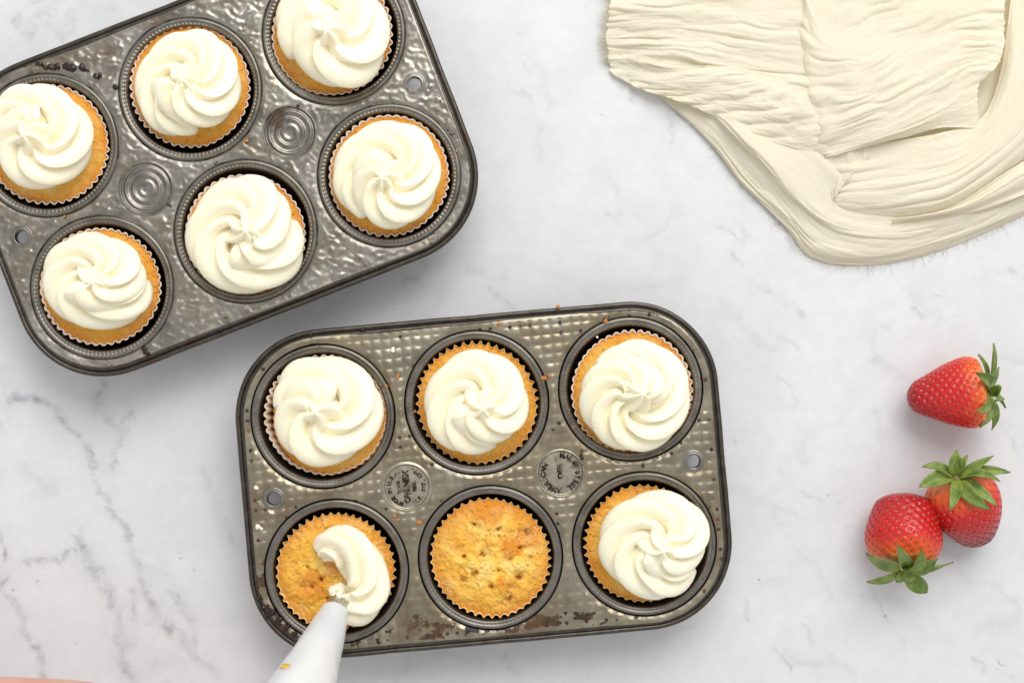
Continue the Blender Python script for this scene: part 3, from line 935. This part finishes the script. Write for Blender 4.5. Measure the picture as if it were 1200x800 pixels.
def build_bag():
    zt = ZC_D + .012
    A = P(391, 710, zt)
    root = thing('piping_bag', 'translucent white piping bag squeezing frosting onto the half covered cupcake', 'piping bag', tuple(A))
    ctrl = [(392.5, 716, zt + .004), (386, 733, zt + .012), (372, 766, zt + .028), (357, 801, zt + .045), (330, 860, zt + .070), (295, 930, zt + .098), (265, 990, zt + .118), (240, 1040, zt + .128)]
    rad = [15.2, 20, 28, 36, 50, 62, 48, 12]
    n = 60
    s = np.linspace(0, len(ctrl) - 1, n)
    ax, rr = [], []
    I = np.arange(len(ctrl))
    for x in s:
        u, v, z = (np.interp(x, I, [c[k] for c in ctrl]) for k in range(3))
        ax.append(np.array(P(u, v, z)) - np.array(A)); rr.append(np.interp(x, I, rad) * K(z))
    ax = np.array(ax); rr = np.array(rr)
    for _ in range(3):
        ax[1:-1] = (ax[:-2] + 2 * ax[1:-1] + ax[2:]) / 4; rr[1:-1] = (rr[:-2] + 2 * rr[1:-1] + rr[2:]) / 4

    def wr(t, th):
        return .016 * np.sin(3 * th + 9 * t) + .035 * t * np.sin(5 * th + 17 * t) + .014 * np.sin(2 * th - 26 * t) + .02 * noise(np.cos(th) * 2, np.sin(th) * 2, t * 22)
    v, f = cone_along(ax, rr, 72, wr)
    o = mesh_obj('bag', v, f, M['bag'], root)
    sd = o.modifiers.new('thick', 'SOLIDIFY'); sd.thickness = .00025
    # frosting filling, starting part way up the bag
    i0 = 16
    v, f = cone_along(ax[i0 - 2:], np.concatenate([[rr[i0] * .25, rr[i0] * .8], rr[i0:] * .95]), 72, lambda t, th: wr((i0 - 2 + t * (n - 1 - (i0 - 2))) / (n - 1), th))
    nv = len(v); v = np.vstack([v, ax[i0 - 2]])
    f += [(nv, (j + 1) % 72, j) for j in range(72)]
    mesh_obj('filling', v, f, M['frosting'], root)
    # steel star nozzle inside the tip
    d = (ax[6] - ax[0]); d /= np.linalg.norm(d)
    na = np.array([ax[0] + d * x for x in np.linspace(-.0062, .006, 12)])
    nr_ = np.interp(np.linspace(0, 1, 12), [0, .5, 1], [10.2 * K(zt), 13.0 * K(zt), 14.2 * K(zt)])

    def teeth(t, th):
        return (.16 * (1 - min(1, t / .5))) * (np.abs(np.sin(4 * th)) * 2 - 1.2)
    v, f = cone_along(na, nr_, 96, teeth)
    o = mesh_obj('nozzle', v, f, M['steel'], root)
    sd = o.modifiers.new('thick', 'SOLIDIFY'); sd.thickness = .0005
    # frosting curling out round the nozzle teeth
    vs, fs = [], []
    for i in range(7):
        a = -2.2 + i * .85 + .3 * math.sin(i * 5)
        px = np.array([ax[0] + d * (-.0062 - .0005 * k) + .00 for k in range(1)])[0]
        sid = np.cross(d, (0, 0, 1)); sid /= np.linalg.norm(sid); up2 = np.cross(sid, d)
        rdir = math.cos(a) * sid + math.sin(a) * up2
        c0 = px + rdir * 9.5 * K(zt); tip = c0 + rdir * (6.5 + 4 * math.sin(i * 2.3)) * K(zt) - d * .0022
        pth = np.array([px * .6 + c0 * .4 - d * .001 + (c0 - px) * 0, c0, (c0 + tip) / 2 + d * .0006, tip])
        vv, ff = cone_along(pth, np.array([4.6, 5.4, 4.2, .8]) * K(zt), 12)
        off = sum(len(q) for q in vs)
        vs.append(vv); fs += [tuple(k + off for k in q) for q in ff]
    bm = bmesh.new(); bmesh.ops.create_icosphere(bm, subdivisions=3, radius=1)
    ball = np.array([tuple(q.co) for q in bm.verts]); bf = [[q.index for q in p.verts] for p in bm.faces]; bm.free()
    off = sum(len(q) for q in vs)
    vs.append((ball * np.array([13, 11, 8]) * (1 + .25 * noise(ball[:, 0] * 2, ball[:, 1] * 2, ball[:, 2] * 2))[:, None]) * K(zt) - d * .0098)
    fs += [tuple(k + off for k in q) for q in bf]
    me = remesh(np.vstack(vs) / KP, fs, .7, 3)
    mesh_xform(me, lambda c: (c + (1.1 * noise(c[:, 0] / 5, c[:, 1] / 5, c[:, 2] / 5))[:, None]) * KP)
    link_mesh('frosting', me, M['frosting'], root)
    # short yellow printed mark, following the bag
    iu = 25.5
    vm, fm = [], []
    sid_i = np.arange(13)
    for r_ in range(3):
        for k in sid_i:
            i = iu + r_ * .5 + k * .09 - .5 + .12 * math.sin(k * 2.1)
            lo = int(i); fr = i - lo
            c = ax[lo] * (1 - fr) + ax[lo + 1] * fr; q = (rr[lo] * (1 - fr) + rr[lo + 1] * fr) * 1.02
            dd = ax[lo + 1] - ax[lo]; dd /= np.linalg.norm(dd)
            sd_ = np.cross(dd, (0, 0, 1)); sd_ /= np.linalg.norm(sd_); u2 = np.cross(sd_, dd)
            a = R_(150 - k * 2.2)
            # pick the side that faces photo left
            vm.append(c + q * (math.cos(a) * sd_ * (1 if sd_[0] > 0 else -1) + math.sin(a) * u2 * (1 if u2[2] > 0 else -1)))
    fm = grid_faces(3, 13)
    o = mesh_obj('printed_mark', np.array(vm), fm, M['yellow'], root)
    sd = o.modifiers.new('thick', 'SOLIDIFY'); sd.thickness = .0002; sd.offset = 0


build_bag()


# ------------------------------------------------------------------ cream cloth
def crom(p, t):
    p = np.asarray(p, float)
    n = len(p)
    x = t * (n - 1); i = np.clip(x.astype(int), 0, n - 2); f = (x - i)[:, None]
    g = lambda k: p[np.clip(k, 0, n - 1)].reshape(n if False else len(k), -1)
    p0, p1, p2, p3 = g(i - 1), g(i), g(i + 1), g(i + 2)
    r = .5 * (2 * p1 + (p2 - p0) * f + (2 * p0 - 5 * p1 + 4 * p2 - p3) * f ** 2 + (3 * p1 - p0 - 3 * p2 + p3) * f ** 3)
    return r.reshape((len(t),) + p.shape[1:])


CV, CF, CO_ = [], [], [0]
FR = []


def panel(rails, nu, nv, freq, amp, seed, fray=(), ru=1.6, lift=0., wob=1.5, sink=0.):
    t = np.linspace(0, 1, nu)
    m = max(len(r) for r in rails)
    rr = np.array([crom(np.array(r, float), np.linspace(0, 1, 24)) for r in rails])       # rails x 24 x 3
    G = crom(rr, np.linspace(0, 1, nv))                                                   # nv x 24 x 3
    G = crom(np.swapaxes(G, 0, 1), t)                                                     # nu x nv x 3
    U, V = np.meshgrid(t, np.linspace(0, 1, nv), indexing='ij')
    w = V + .045 * noise(U * 3.5, V * 3, seed) + .022 * noise(U * 8, V * 9, seed + 2) + .006 * noise(U * 24, V * 20, seed + 5)
    soft = lambda n: np.sqrt(n * n + .006)
    n1 = soft(noise(U * ru * 1.3, w * freq * .75, seed + 4.5))
    n2 = soft(noise(U * ru * 2.6 + 3, w * freq * 1.6, seed + 9.5))
    n3 = noise(U * ru * 5, w * freq * 3.2, seed + 1.5)
    m1 = sstep(-.45, .35, noise(U * 2.6, V * 3.6, seed + 6)); m2 = sstep(-.3, .4, noise(U * 3.4, V * 5.2, seed + 16))
    h = 2.3 * n1 * m1 + 1.2 * n2 * m2 + .14 * n3 + .10 * noise(U * 22, w * freq * 5, seed + 21) - .8
    amp *= .66
    z = G[..., 2] + lift + amp * h + 1.25 * noise(U * 3, V * 2.5, seed + 8) + .5 * noise(U * 7, V * 6, seed + 18) + .10 * noise(U * 60, V * 70, seed)
    z -= sink * np.exp(-(U / .035) ** 1.5) * (1 + .6 * noise(0 * U, V * 16, seed + 40))
    ends = np.maximum(np.exp(-U * 25), np.exp(-(1 - U) * 25))
    eu = np.exp(-U * 14)
    G[..., 0] += 2.4 * ends * noise(U * 3, V * 22, seed + 30) + 3.0 * eu * noise(0 * U, V * 6, seed + 31) + 1.6 * ends * noise(U * 3, V * 70, seed + 33)
    G[..., 0] += wob * noise(U * 4, V * 5, seed + 3); G[..., 1] += wob * noise(U * 4, V * 5, seed + 13)
    z = np.maximum(z, .45) * .001
    f = (CAM_H - z) / CAM_H
    W = np.stack([(G[..., 0] - 600) * S0 * f, (400 - G[..., 1]) * S0 * f, z], -1)
    o = CO_[0]
    CV.append(W.reshape(-1, 3)); CF.extend(grid_faces(nu, nv, False, o)); CO_[0] += nu * nv
    for side, dens in fray:
        if side == 'u0': e, d = W[0], W[0] - W[3]
        elif side == 'u1': e, d = W[-1], W[-1] - W[-4]
        elif side == 'v1': e, d = W[:, -1], W[:, -1] - W[:, -4]
        else: e, d = W[:, 0], W[:, 0] - W[:, 3]
        FR.append((e, d, dens))


panel([[(735, -60, 2), (900, -70, 3), (1100, -70, 3), (1260, -60, 3)], [(735, 40, 2.5), (900, 60, 4), (1100, 60, 5), (1270, 60, 4)], [(790, 110, 2.5), (910, 150, 7), (1080, 150, 9), (1270, 140, 4)], [(940, 230, 6), (1000, 240, 6), (1100, 235, 4), (1250, 190, 3)]],
      90, 70, 8, .8, 1.1)
# lower layer, one long strip following the outline from the left round the bottom
panel([[(835, 85, 4.5), (890, 120, 8), (940, 155, 10), (985, 190, 10), (1020, 225, 9), (1060, 235, 9), (1110, 222, 9), (1160, 200, 9), (1205, 175, 8), (1260, 140, 8)],
       [(826, 98, 4.5), (876, 136, 9), (922, 172, 10), (962, 212, 10), (1000, 244, 9), (1050, 254, 9), (1108, 243, 9), (1160, 222, 8.5), (1208, 198, 8), (1260, 165, 8)],
       [(812, 108, 4.5), (856, 146, 10.5), (897, 186, 11.5), (938, 230, 11), (984, 265, 9.5), (1040, 272, 9), (1105, 260, 8.5), (1160, 240, 7.5), (1210, 216, 7), (1260, 186, 7)],
       [(803, 112, 3.5), (850, 152, 7), (889, 192, 8), (931, 238, 8), (978, 273, 7.5), (1036, 283, 8), (1103, 271, 7), (1158, 251, 6.5), (1210, 226, 6), (1258, 200, 6)],
       [(782, 110, 3), (840, 159, 5), (879, 203, 5.5), (925, 253, 5.5), (968, 289, 6), (1030, 297, 6.5), (1100, 282, 5.5), (1156, 262, 5), (1210, 237, 4.5), (1258, 214, 4.5)],
       [(770, 108, 2), (833, 164, 3), (871, 211, 3), (922, 260, 3), (957, 297, 3), (1026, 304, 3), (1098, 289, 2.8), (1154, 268, 2.4), (1210, 243, 2.2), (1257, 222, 2)],
       [(767, 108, .4), (830, 166, .4), (868, 214, .4), (919, 264, .4), (953, 302, .4), (1024, 310, .4), (1098, 295, .4), (1154, 273, .4), (1210, 247, .4), (1257, 226, .4)]],
      300, 130, 9, 1.5, 22.3, fray=(('v1', 380),), ru=5.0)
# right and lower right folds
panel([[(1060, 256, 9), (1120, 240, 10), (1195, 192, 12), (1275, 150, 12)], [(1045, 258, 12), (1125, 243, 14), (1200, 205, 15), (1280, 165, 14)], [(1050, 260, 7), (1128, 252, 9), (1205, 226, 9), (1285, 190, 8)]],
      110, 50, 4, 1.2, 41.3)
panel([[(972, 178, 12), (1045, 166, 13), (1105, 155, 13.5), (1150, 138, 13), (1170, 95, 11), (1182, 15, 12), (1188, -50, 11)], [(978, 212, 12.5), (1050, 203, 14), (1110, 190, 15.5), (1152, 165, 17), (1185, 115, 17.5), (1210, 50, 17), (1222, -50, 15)],
       [(979, 232, 12.5), (1050, 225, 15), (1110, 211, 17), (1162, 180, 18.5), (1200, 138, 19), (1240, 75, 18), (1260, -45, 15)], [(981, 248, 10), (1052, 246, 13), (1105, 236, 15), (1162, 202, 16.5), (1208, 165, 17), (1260, 115, 16), (1300, -20, 12)],
       [(982, 252, 8.5), (1056, 255, 9.5), (1112, 243, 10), (1165, 212, 11), (1212, 180, 11), (1272, 145, 10), (1320, 20, 4)]],
      240, 120, 11, 1.5, 52.9, fray=(('u0', 160),), ru=2.2, sink=2.4)
# upper left panel
panel([[(716, -55, 4), (800, -60, 9), (900, -55, 12), (985, -50, 15)], [(714, 8, 4), (800, 6, 10), (885, 10, 12), (970, 14, 13)], [(711, 45, 3.5), (790, 46, 9), (870, 56, 11.5), (965, 64, 12.5)],
       [(714, 74, 2.5), (790, 84, 8), (870, 97, 9), (965, 112, 10)]],
      200, 130, 15, 2.0, 61.4, fray=(('u0', 420),), ru=1.7)
# turned flap below it
panel([[(711, 66, 3), (746, 72, 7.5), (782, 76, 9)], [(718, 84, 1.6), (775, 86, 8.5), (820, 77, 12)], [(745, 101, 4), (800, 96, 11.5), (858, 78, 14)], [(790, 116, 7), (850, 106, 13), (908, 87, 14)], [(842, 138, 9.5), (893, 122, 14), (948, 99, 13.5)],
       [(902, 165, 11), (940, 142, 15), (990, 116, 13.5)], [(965, 191, 12), (988, 165, 14.5), (1015, 140, 13)], [(972, 240, 11), (995, 210, 12), (1020, 180, 11.5)]],
      110, 190, 17, 1.8, 71.8, fray=(('v0', 60), ('v1', 110)), ru=1.5)
# big centre panel
panel([[(925, -60, 12), (1010, -65, 15), (1090, -75, 16), (1190, -80, 14)], [(940, -5, 16), (965, 25, 15), (1010, 10, 15.5), (1080, -20, 19), (1178, -40, 17)], [(936, 45, 13.7), (985, 62, 18.2), (1045, 42, 18.5), (1110, 10, 20), (1177, -8, 18)], [(939, 92, 13.5), (1000, 88, 19), (1062, 62, 20.5), (1122, 36, 20.5), (1178, 28, 18)],
       [(948, 128, 14), (1010, 116, 20.5), (1072, 88, 21.5), (1130, 62, 21), (1176, 58, 18)], [(957, 157, 14.4), (1020, 141, 20), (1082, 112, 21.5), (1130, 86, 20.5), (1165, 82, 18)], [(965, 176, 14), (1022, 160, 19), (1082, 136, 20.5), (1120, 114, 20), (1147, 100, 17.5)],
       [(970, 182, 15), (1022, 166, 18), (1075, 149, 19.5), (1115, 132, 19), (1147, 128, 16.5)], [(972, 184, 13), (1018, 171, 14.5), (1065, 158, 15.5), (1105, 149, 15.5), (1148, 152, 14)]],
      230, 210, 19, 1.8, 85.6, fray=(('u0', 260),), ru=1.9, sink=2.6)

cloth = mesh_obj('cloth', np.vstack(CV), CF, M['cloth'])
cloth['label'] = 'crumpled cream gauze cloth with frayed edges'; cloth['category'] = 'cloth'
sd = cloth.modifiers.new('thick', 'SOLIDIFY'); sd.thickness = .00025
fv, ff = [], []
for e, d, dens in FR:
    L_ = np.linalg.norm(e[-1] - e[0])
    for k in range(dens):
        x = random.random() * (len(e) - 1); i = int(x)
        i2 = min(i + 1, len(e) - 1)
        p = e[i] * (1 - (x - i)) + e[i2] * (x - i)
        dd = d[i] / (np.linalg.norm(d[i]) + 1e-9)
        dd = dd + rng.normal(0, .45, 3) * np.array([1, 1, .3]); dd /= np.linalg.norm(dd)
        ln = (.0007 + .0022 * random.random() ** 2)
        sidev = np.cross(dd, (0, 0, 1)); sidev /= np.linalg.norm(sidev) + 1e-9
        b = rng.normal(0, .0009, 3) * np.array([1, 1, .2])
        q = [p - dd * .0006, p + dd * ln * .5 + b, p + dd * ln + b * 2.2]
        w = .00008
        o = len(fv)
        for c in q:
            c = np.array(c); c[2] = max(c[2], .0003)
            fv += [c + sidev * w, c - sidev * w * .5 + np.array([0, 0, w]), c - sidev * w * .5 - np.array([0, 0, w])]
        for s_ in range(2):
            for k2 in range(3):
                a, b2 = o + s_ * 3 + k2, o + s_ * 3 + (k2 + 1) % 3
                ff.append((a, b2, b2 + 3, a + 3))
fr = mesh_obj('fringe', fv, ff, M['cloth'], cloth)
fr['kind'] = 'stuff'


# ------------------------------------------------------------------ strawberries
def berry(label, calyx, tip, zc, zt, width, prof, sepals, seed, squash=1.0, ripe=1.0):
    """calyx and tip in photo pixels at heights zc, zt"""
    A, B = np.array(P(*calyx, zc)), np.array(P(*tip, zt))
    L = np.linalg.norm(B - A)
    ax = (B - A) / L
    side = np.cross(ax, (0, 0, 1)); side /= np.linalg.norm(side); up = np.cross(side, ax)
    mid = (A + B) / 2
    root = thing('strawberry', label, 'strawberry', (mid[0], mid[1], 0), 0, 'loose strawberries on the marble')
    org = np.array([mid[0], mid[1], 0])
    nr, n = 120, 176
    t = np.linspace(0, 1, nr)
    th = np.arange(n) * 2 * PI / n
    kx = np.array(prof, float)
    rad = crom(kx[:, None], np.linspace(0, 1, 200))[:, 0]
    rad = np.interp(t, np.linspace(0, 1, 200), rad) * width
    tt = .5 - .5 * np.cos(PI * t)
    rad = np.interp(tt, np.linspace(0, 1, 200), crom(kx[:, None], np.linspace(0, 1, 200))[:, 0]) * width
    rad = rad * np.sqrt(np.clip(1 - (np.clip((tt - .86) / .14, 0, 1)) ** 2, 1e-6, 1)) * np.sqrt(np.clip(1 - (np.clip((.10 - tt) / .10, 0, 1)) ** 2, 1e-6, 1))
    T_, TH = np.meshgrid(tt, th, indexing='ij')
    Rr = np.repeat(rad[:, None], n, 1)
    Rr = Rr * (1 + .05 * noise(np.cos(TH) * 1.3 + seed, np.sin(TH) * 1.3, T_ * 2.5) + .02 * np.sin(3 * TH + seed))
    # seeds on a golden-angle lattice, each in its own dimple
    ns = 330
    cum = np.cumsum(rad * np.gradient(tt)); cum /= cum[-1]
    sd_t = np.interp((np.arange(ns) + .5) / ns, cum, tt)
    sd_a = (np.arange(ns) * 2.399963 + seed) % (2 * PI)
    dim = np.zeros_like(Rr)
    for st_, sa in zip(sd_t, sd_a):
        if st_ < .05: continue
        rr = np.interp(st_, tt, rad)
        i0, i1 = np.searchsorted(tt, [st_ - .06, st_ + .06])
        da = (TH[i0:i1] - sa + PI) % (2 * PI) - PI
        d2 = (da * rr) ** 2 + ((T_[i0:i1] - st_) * L) ** 2
        dim[i0:i1] = np.maximum(dim[i0:i1], np.exp(-d2 / ((.00078 ** 2))))
    Rd = Rr - dim * .00085
    Pt = A + (T_ * L)[..., None] * ax + (Rd * np.cos(TH))[..., None] * side + (Rd * np.sin(TH) * squash)[..., None] * up
    lift = .0002 - Pt[..., 2].min()
    Pt[..., 2] += lift
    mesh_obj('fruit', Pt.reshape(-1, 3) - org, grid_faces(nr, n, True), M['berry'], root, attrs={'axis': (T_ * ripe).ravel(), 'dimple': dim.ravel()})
    sv, sf = [], []
    off = np.array([0, 0, lift])
    for st_, sa in zip(sd_t, sd_a):
        if st_ < .06: continue
        i = np.searchsorted(tt, st_); j = int(sa / (2 * PI) * n) % n
        i = min(i, nr - 2)
        c = Pt[i, j] - org
        e1 = Pt[i + 1, j] - Pt[i - 1, j]; e1 /= np.linalg.norm(e1) + 1e-12
        e2 = Pt[i, (j + 1) % n] - Pt[i, j - 1]; e2 /= np.linalg.norm(e2) + 1e-12
        nn = np.cross(e2, e1); nn /= np.linalg.norm(nn) + 1e-12
        if np.dot(nn, Pt[i, j] - (A + st_ * L * ax + off)) < 0: nn = -nn
        o = len(sv)
        sv.append(c - e1 * .00075)
        for k, w in ((-.3, .8), (.25, 1.)):
            for q in range(6):
                a = q * PI / 3
                sv.append(c + e1 * .0008 * k + (math.cos(a) * e2 * .00042 + math.sin(a) * nn * .00032) * w)
        sv.append(c + e1 * .00085)
        for q in range(6):
            a, b = o + 1 + q, o + 1 + (q + 1) % 6
            sf += [(o, b, a), (a, b, b + 6, a + 6), (a + 6, b + 6, o + 13)]
    s = mesh_obj('seeds', sv, sf, M['seed'], root)
    s['kind'] = 'stuff'
    C = A + off
    # calyx hub
    v, f = lathe([(.01, .0022), (.0009, .0020), (.0013, .0010), (.0030, .0006), (.0042, -.0002), (.0030, -.0012), (.01e-3, -.0015)], 20)
    Rm = np.stack([side, up, -ax], 1)
    v = v.copy(); v[:20, :2] *= .0
    mesh_obj('stalk_stub', (v @ Rm.T) + C - org, f, M['stalk'], root)
    for (tu, tv, tz, w, bow) in sepals:
        tipp = np.array(P(tu, tv, tz))
        d = tipp - C
        base = C + (d / np.linalg.norm(d)) * .0022 - ax * .0006
        nm = -ax * .7 + np.array([0, 0, 1.]) * .7
        nm -= d * np.dot(nm, d) / np.dot(d, d); nm /= np.linalg.norm(nm)
        c1 = (base + tipp) / 2 + nm * bow * np.linalg.norm(d)
        nl_, nw = 14, 7
        twist = random.uniform(-.9, .9); bow_c = random.uniform(.2, .6)
        c1 = c1 + np.cross(nm, d) * random.uniform(-.18, .18)
        vs, tp = [], []
        for i in range(nl_):
            q = i / (nl_ - 1)
            c = (1 - q) ** 2 * base + 2 * q * (1 - q) * c1 + q * q * tipp
            tg = 2 * (1 - q) * (c1 - base) + 2 * q * (tipp - c1); tg /= np.linalg.norm(tg)
            sd_ = np.cross(tg, nm); sd_ /= np.linalg.norm(sd_)
            nmq = nm * math.cos(twist * q) + np.cross(tg, nm) * math.sin(twist * q); sd_ = np.cross(tg, nmq); sd_ /= np.linalg.norm(sd_)
            ww = 1.05 * w * K(.02) * (math.sin(PI * min(1, .16 + .84 * q) ** 1.05) ** .8 * 1.0 + .02)
            for k in range(nw):
                x = k / (nw - 1) * 2 - 1
                cur = bow_c * x * x * ww
                vs.append(c + sd_ * x * ww + np.cross(sd_, tg) * (cur - .10 * ww * (abs(x) < .1)) + nm * .0003 * math.sin(5 * q + x * 3 + seed)); tp.append(q)
        o = mesh_obj('sepal', np.array(vs) - org, grid_faces(nl_, nw), M['leaf'], root, attrs={'tip': tp})
        md = o.modifiers.new('thick', 'SOLIDIFY'); md.thickness = .00035
    return root


PX = K(.018)
berry('strawberry lying on its side pointing left, topmost of the three', (1157, 459), (1064, 467), .021, .016, 42.5 * PX,
      [.74, .92, 1.0, .99, .93, .85, .75, .64, .54, .45, .40],
      [(1164, 402, .030, 6.5, .10), (1146, 415, .026, 4, .2), (1143, 436, .042, 8, .25), (1165, 470, .036, 8, .45), (1143, 482, .040, 6, .2), (1148, 501, .026, 9, .25), (1162, 503, .014, 7, .2), (1178, 478, .028, 4, .2), (1170, 430, .010, 6, .1)], 1.3)
berry('strawberry tilted up with yellow green calyx facing the camera', (1126, 562), (1150, 635), .034, .013, 43 * PX,
      [.5, .74, .92, 1.0, 1.0, .95, .87, .77, .66, .54, .46],
      [(1121, 527, .034, 8, .2), (1134, 533, .034, 5, .25), (1164, 534, .036, 5.5, .15), (1184, 553, .036, 6, .1), (1172, 564, .044, 5.5, .2), (1169, 593, .042, 6.5, .2), (1161, 597, .046, 8, .15), (1113, 598, .046, 6.5, .15), (1077, 570, .032, 8.5, .1), (1081, 547, .030, 6, .2)], 2.6, ripe=1.5)
berry('strawberry with leafy calyx towards the camera bottom, touching its neighbour', (1062, 664), (1061, 579), .026, .016, 45.5 * PX,
      [.55, .76, .90, .98, 1.0, .97, .92, .86, .79, .70, .64],
      [(1015, 647, .036, 11, .15), (1016, 681, .020, 6, .1), (1052, 638, .044, 7.5, .25), (1079, 643, .044, 9, .3), (1099, 654, .042, 7, .2), (1117, 658, .032, 8, .15), (1086, 694, .018, 10, .1), (1072, 679, .024, 6, .2), (1050, 681, .020, 6, .2)], 4.1)


# ------------------------------------------------------------------ crumbs, burnt sugar and icing flecks
def lumps(name, spots, mat, label, parent=None, seed=0):
    vs, fs = [], []
    rs = np.random.default_rng(seed)
    for (u, v, r, z) in spots:
        bm = bmesh.new()
        bmesh.ops.create_icosphere(bm, subdivisions=2, radius=1)
        c = np.array([tuple(q.co) for q in bm.verts]); f = [[q.index for q in p.verts] for p in bm.faces]
        bm.free()
        c *= (1 + .45 * noise(c[:, 0] * 1.4 + u, c[:, 1] * 1.4 + v, c[:, 2] * 1.4))[:, None]
        sc = np.array([1, .5 + .5 * rs.random(), .28]) * r * KP
        a = rs.random() * 6
        c = c * sc
        c = np.stack([c[:, 0] * math.cos(a) - c[:, 1] * math.sin(a), c[:, 0] * math.sin(a) + c[:, 1] * math.cos(a), c[:, 2]], -1) + np.array(P(u, v, z + .0003))
        o = sum(len(q) for q in vs)
        vs.append(c); fs += [tuple(k + o for k in q) for q in f]
    V = np.vstack(vs)
    if parent:
        mi = (Matrix.Translation(parent.location) @ parent.rotation_euler.to_matrix().to_4x4()).inverted()
        V = np.array([tuple(mi @ Vector(q)) for q in V])
    o = mesh_obj(name, V, fs, mat, parent)
    o['kind'] = 'stuff'
    if label: o['label'] = label
    return o


zt = ZR + .0006
lumps('burnt_residue', [(46, 74, 4, zt), (53, 79, 4, zt), (60, 79, 5, zt), (66, 78, 4, zt), (79, 77, 5.5, zt), (84, 80, 4, zt), (96, 79, 5.5, zt), (101, 82, 3, zt), (113, 90, 4.5, zt), (117, 88, 3, zt), (135, 102, 3, zt),
                        (172, 413, 4.5, zt), (169, 409, 3, zt), (349, 124, 2.5, zt), (198, 240, 2.6, zt)], M['burnt'], 'blackened sugar drips baked onto the hammered sheet', PAN1, 1)
lumps('burnt_residue', [(364, 392, 2.6, zt), (425, 386, 2.8, zt), (303, 700, 3.5, zt), (308, 712, 4, zt), (318, 718, 4.5, zt), (326, 727, 5, zt), (336, 735, 4, zt), (312, 722, 3, zt), (345, 742, 3, zt), (681, 533, 2.3, zt), (676, 545, 2.3, zt), (682, 537, 2, zt), (648, 503, 2, zt)], M['burnt'],
      'black burnt drips on the corner of the patterned sheet', PAN2, 2)
lumps('crumbs', [(466, 441, 3.4, zt), (491, 612, 3.2, zt), (463, 604, 2.8, zt), (467, 608, 2.0, zt), (453, 452, 1.8, zt), (637, 443, 3.8, zt), (644, 440, 2.6, zt), (654, 359, 2.4, zt), (75, 254, 2.4, zt), (531, 206, 2., zt - .004), (535, 177, 2.2, zt),
                 (320, 99, 1.8, zt), (584, 379, 2.2, zt), (710, 376, 3, zt), (486, 482, 2.2, zt), (667, 480, 1.8, zt), (672, 500, 1.6, zt), (289, 165, 3, zt)], M['crumb'], 'brown cake crumbs scattered on the muffin pans', None, 3)
lumps('icing_flecks', [(460, 411, 2.8, zt), (461, 408, 2, zt), (300, 571, 3.0, zt), (302, 617, 3.2, zt), (306, 619, 2, zt), (700, 395, 1.6, zt)], M['pale'], 'small pale icing flecks on the rusty muffin pan', None, 4)


# ------------------------------------------------------------------ forearm at the lower left corner
def arm():
    root_loc = P(-120, 850, .07)
    z = .07

    def q(u, v, zz, r): return (np.array(P(u, v, zz)) - np.array(root_loc), r * K(zz))
    chain = [q(-520, 830, .075, 74), q(-300, 838, .07, 70), q(-120, 846, .068, 63.5), q(20, 851, .066, 61), q(105, 851, .068, 58.5), q(160, 866, .072, 51), q(215, 892, .078, 47), q(250, 905, .08, 40)]
    edges = [(i, i + 1) for i in range(len(chain) - 1)]
    for k, (du, dv) in enumerate(((34, -30), (44, -12), (44, 8), (32, 26))):
        b = len(chain)
        chain += [q(262 + du * .5, 905 + dv * .9, .088, 14), q(275 + du, 906 + dv * 1.15, .092, 13), q(268 + du, 914 + dv * 1.2, .076, 12), q(252 + du * .7, 916 + dv * 1.2, .068, 10)]
        edges += [(7, b), (b, b + 1), (b + 1, b + 2), (b + 2, b + 3)]
    b = len(chain)
    chain += [q(205, 862, .09, 18), q(245, 848, .10, 15), q(282, 852, .104, 12)]
    edges += [(6, b), (b, b + 1), (b + 1, b + 2)]
    me = bpy.data.meshes.new('person')
    me.from_pydata([tuple(c[0]) for c in chain], edges, [])
    o = bpy.data.objects.new('person', me)
    COL.objects.link(o)
    md = o.modifiers.new('skin', 'SKIN')
    for i, c in enumerate(chain):
        me.skin_vertices[0].data[i].radius = (c[1], c[1])
    me.skin_vertices[0].data[2].use_root = True
    ss = o.modifiers.new('sub', 'SUBSURF'); ss.levels = 3; ss.render_levels = 3
    dg = bpy.context.evaluated_depsgraph_get()
    m2 = bpy.data.meshes.new_from_object(o.evaluated_get(dg))
    bpy.data.objects.remove(o)
    o = link_mesh('person', m2, M['skin'], loc=root_loc)
    o['label'] = 'bare forearm of a person entering at the lower left corner'; o['category'] = 'person'


arm()
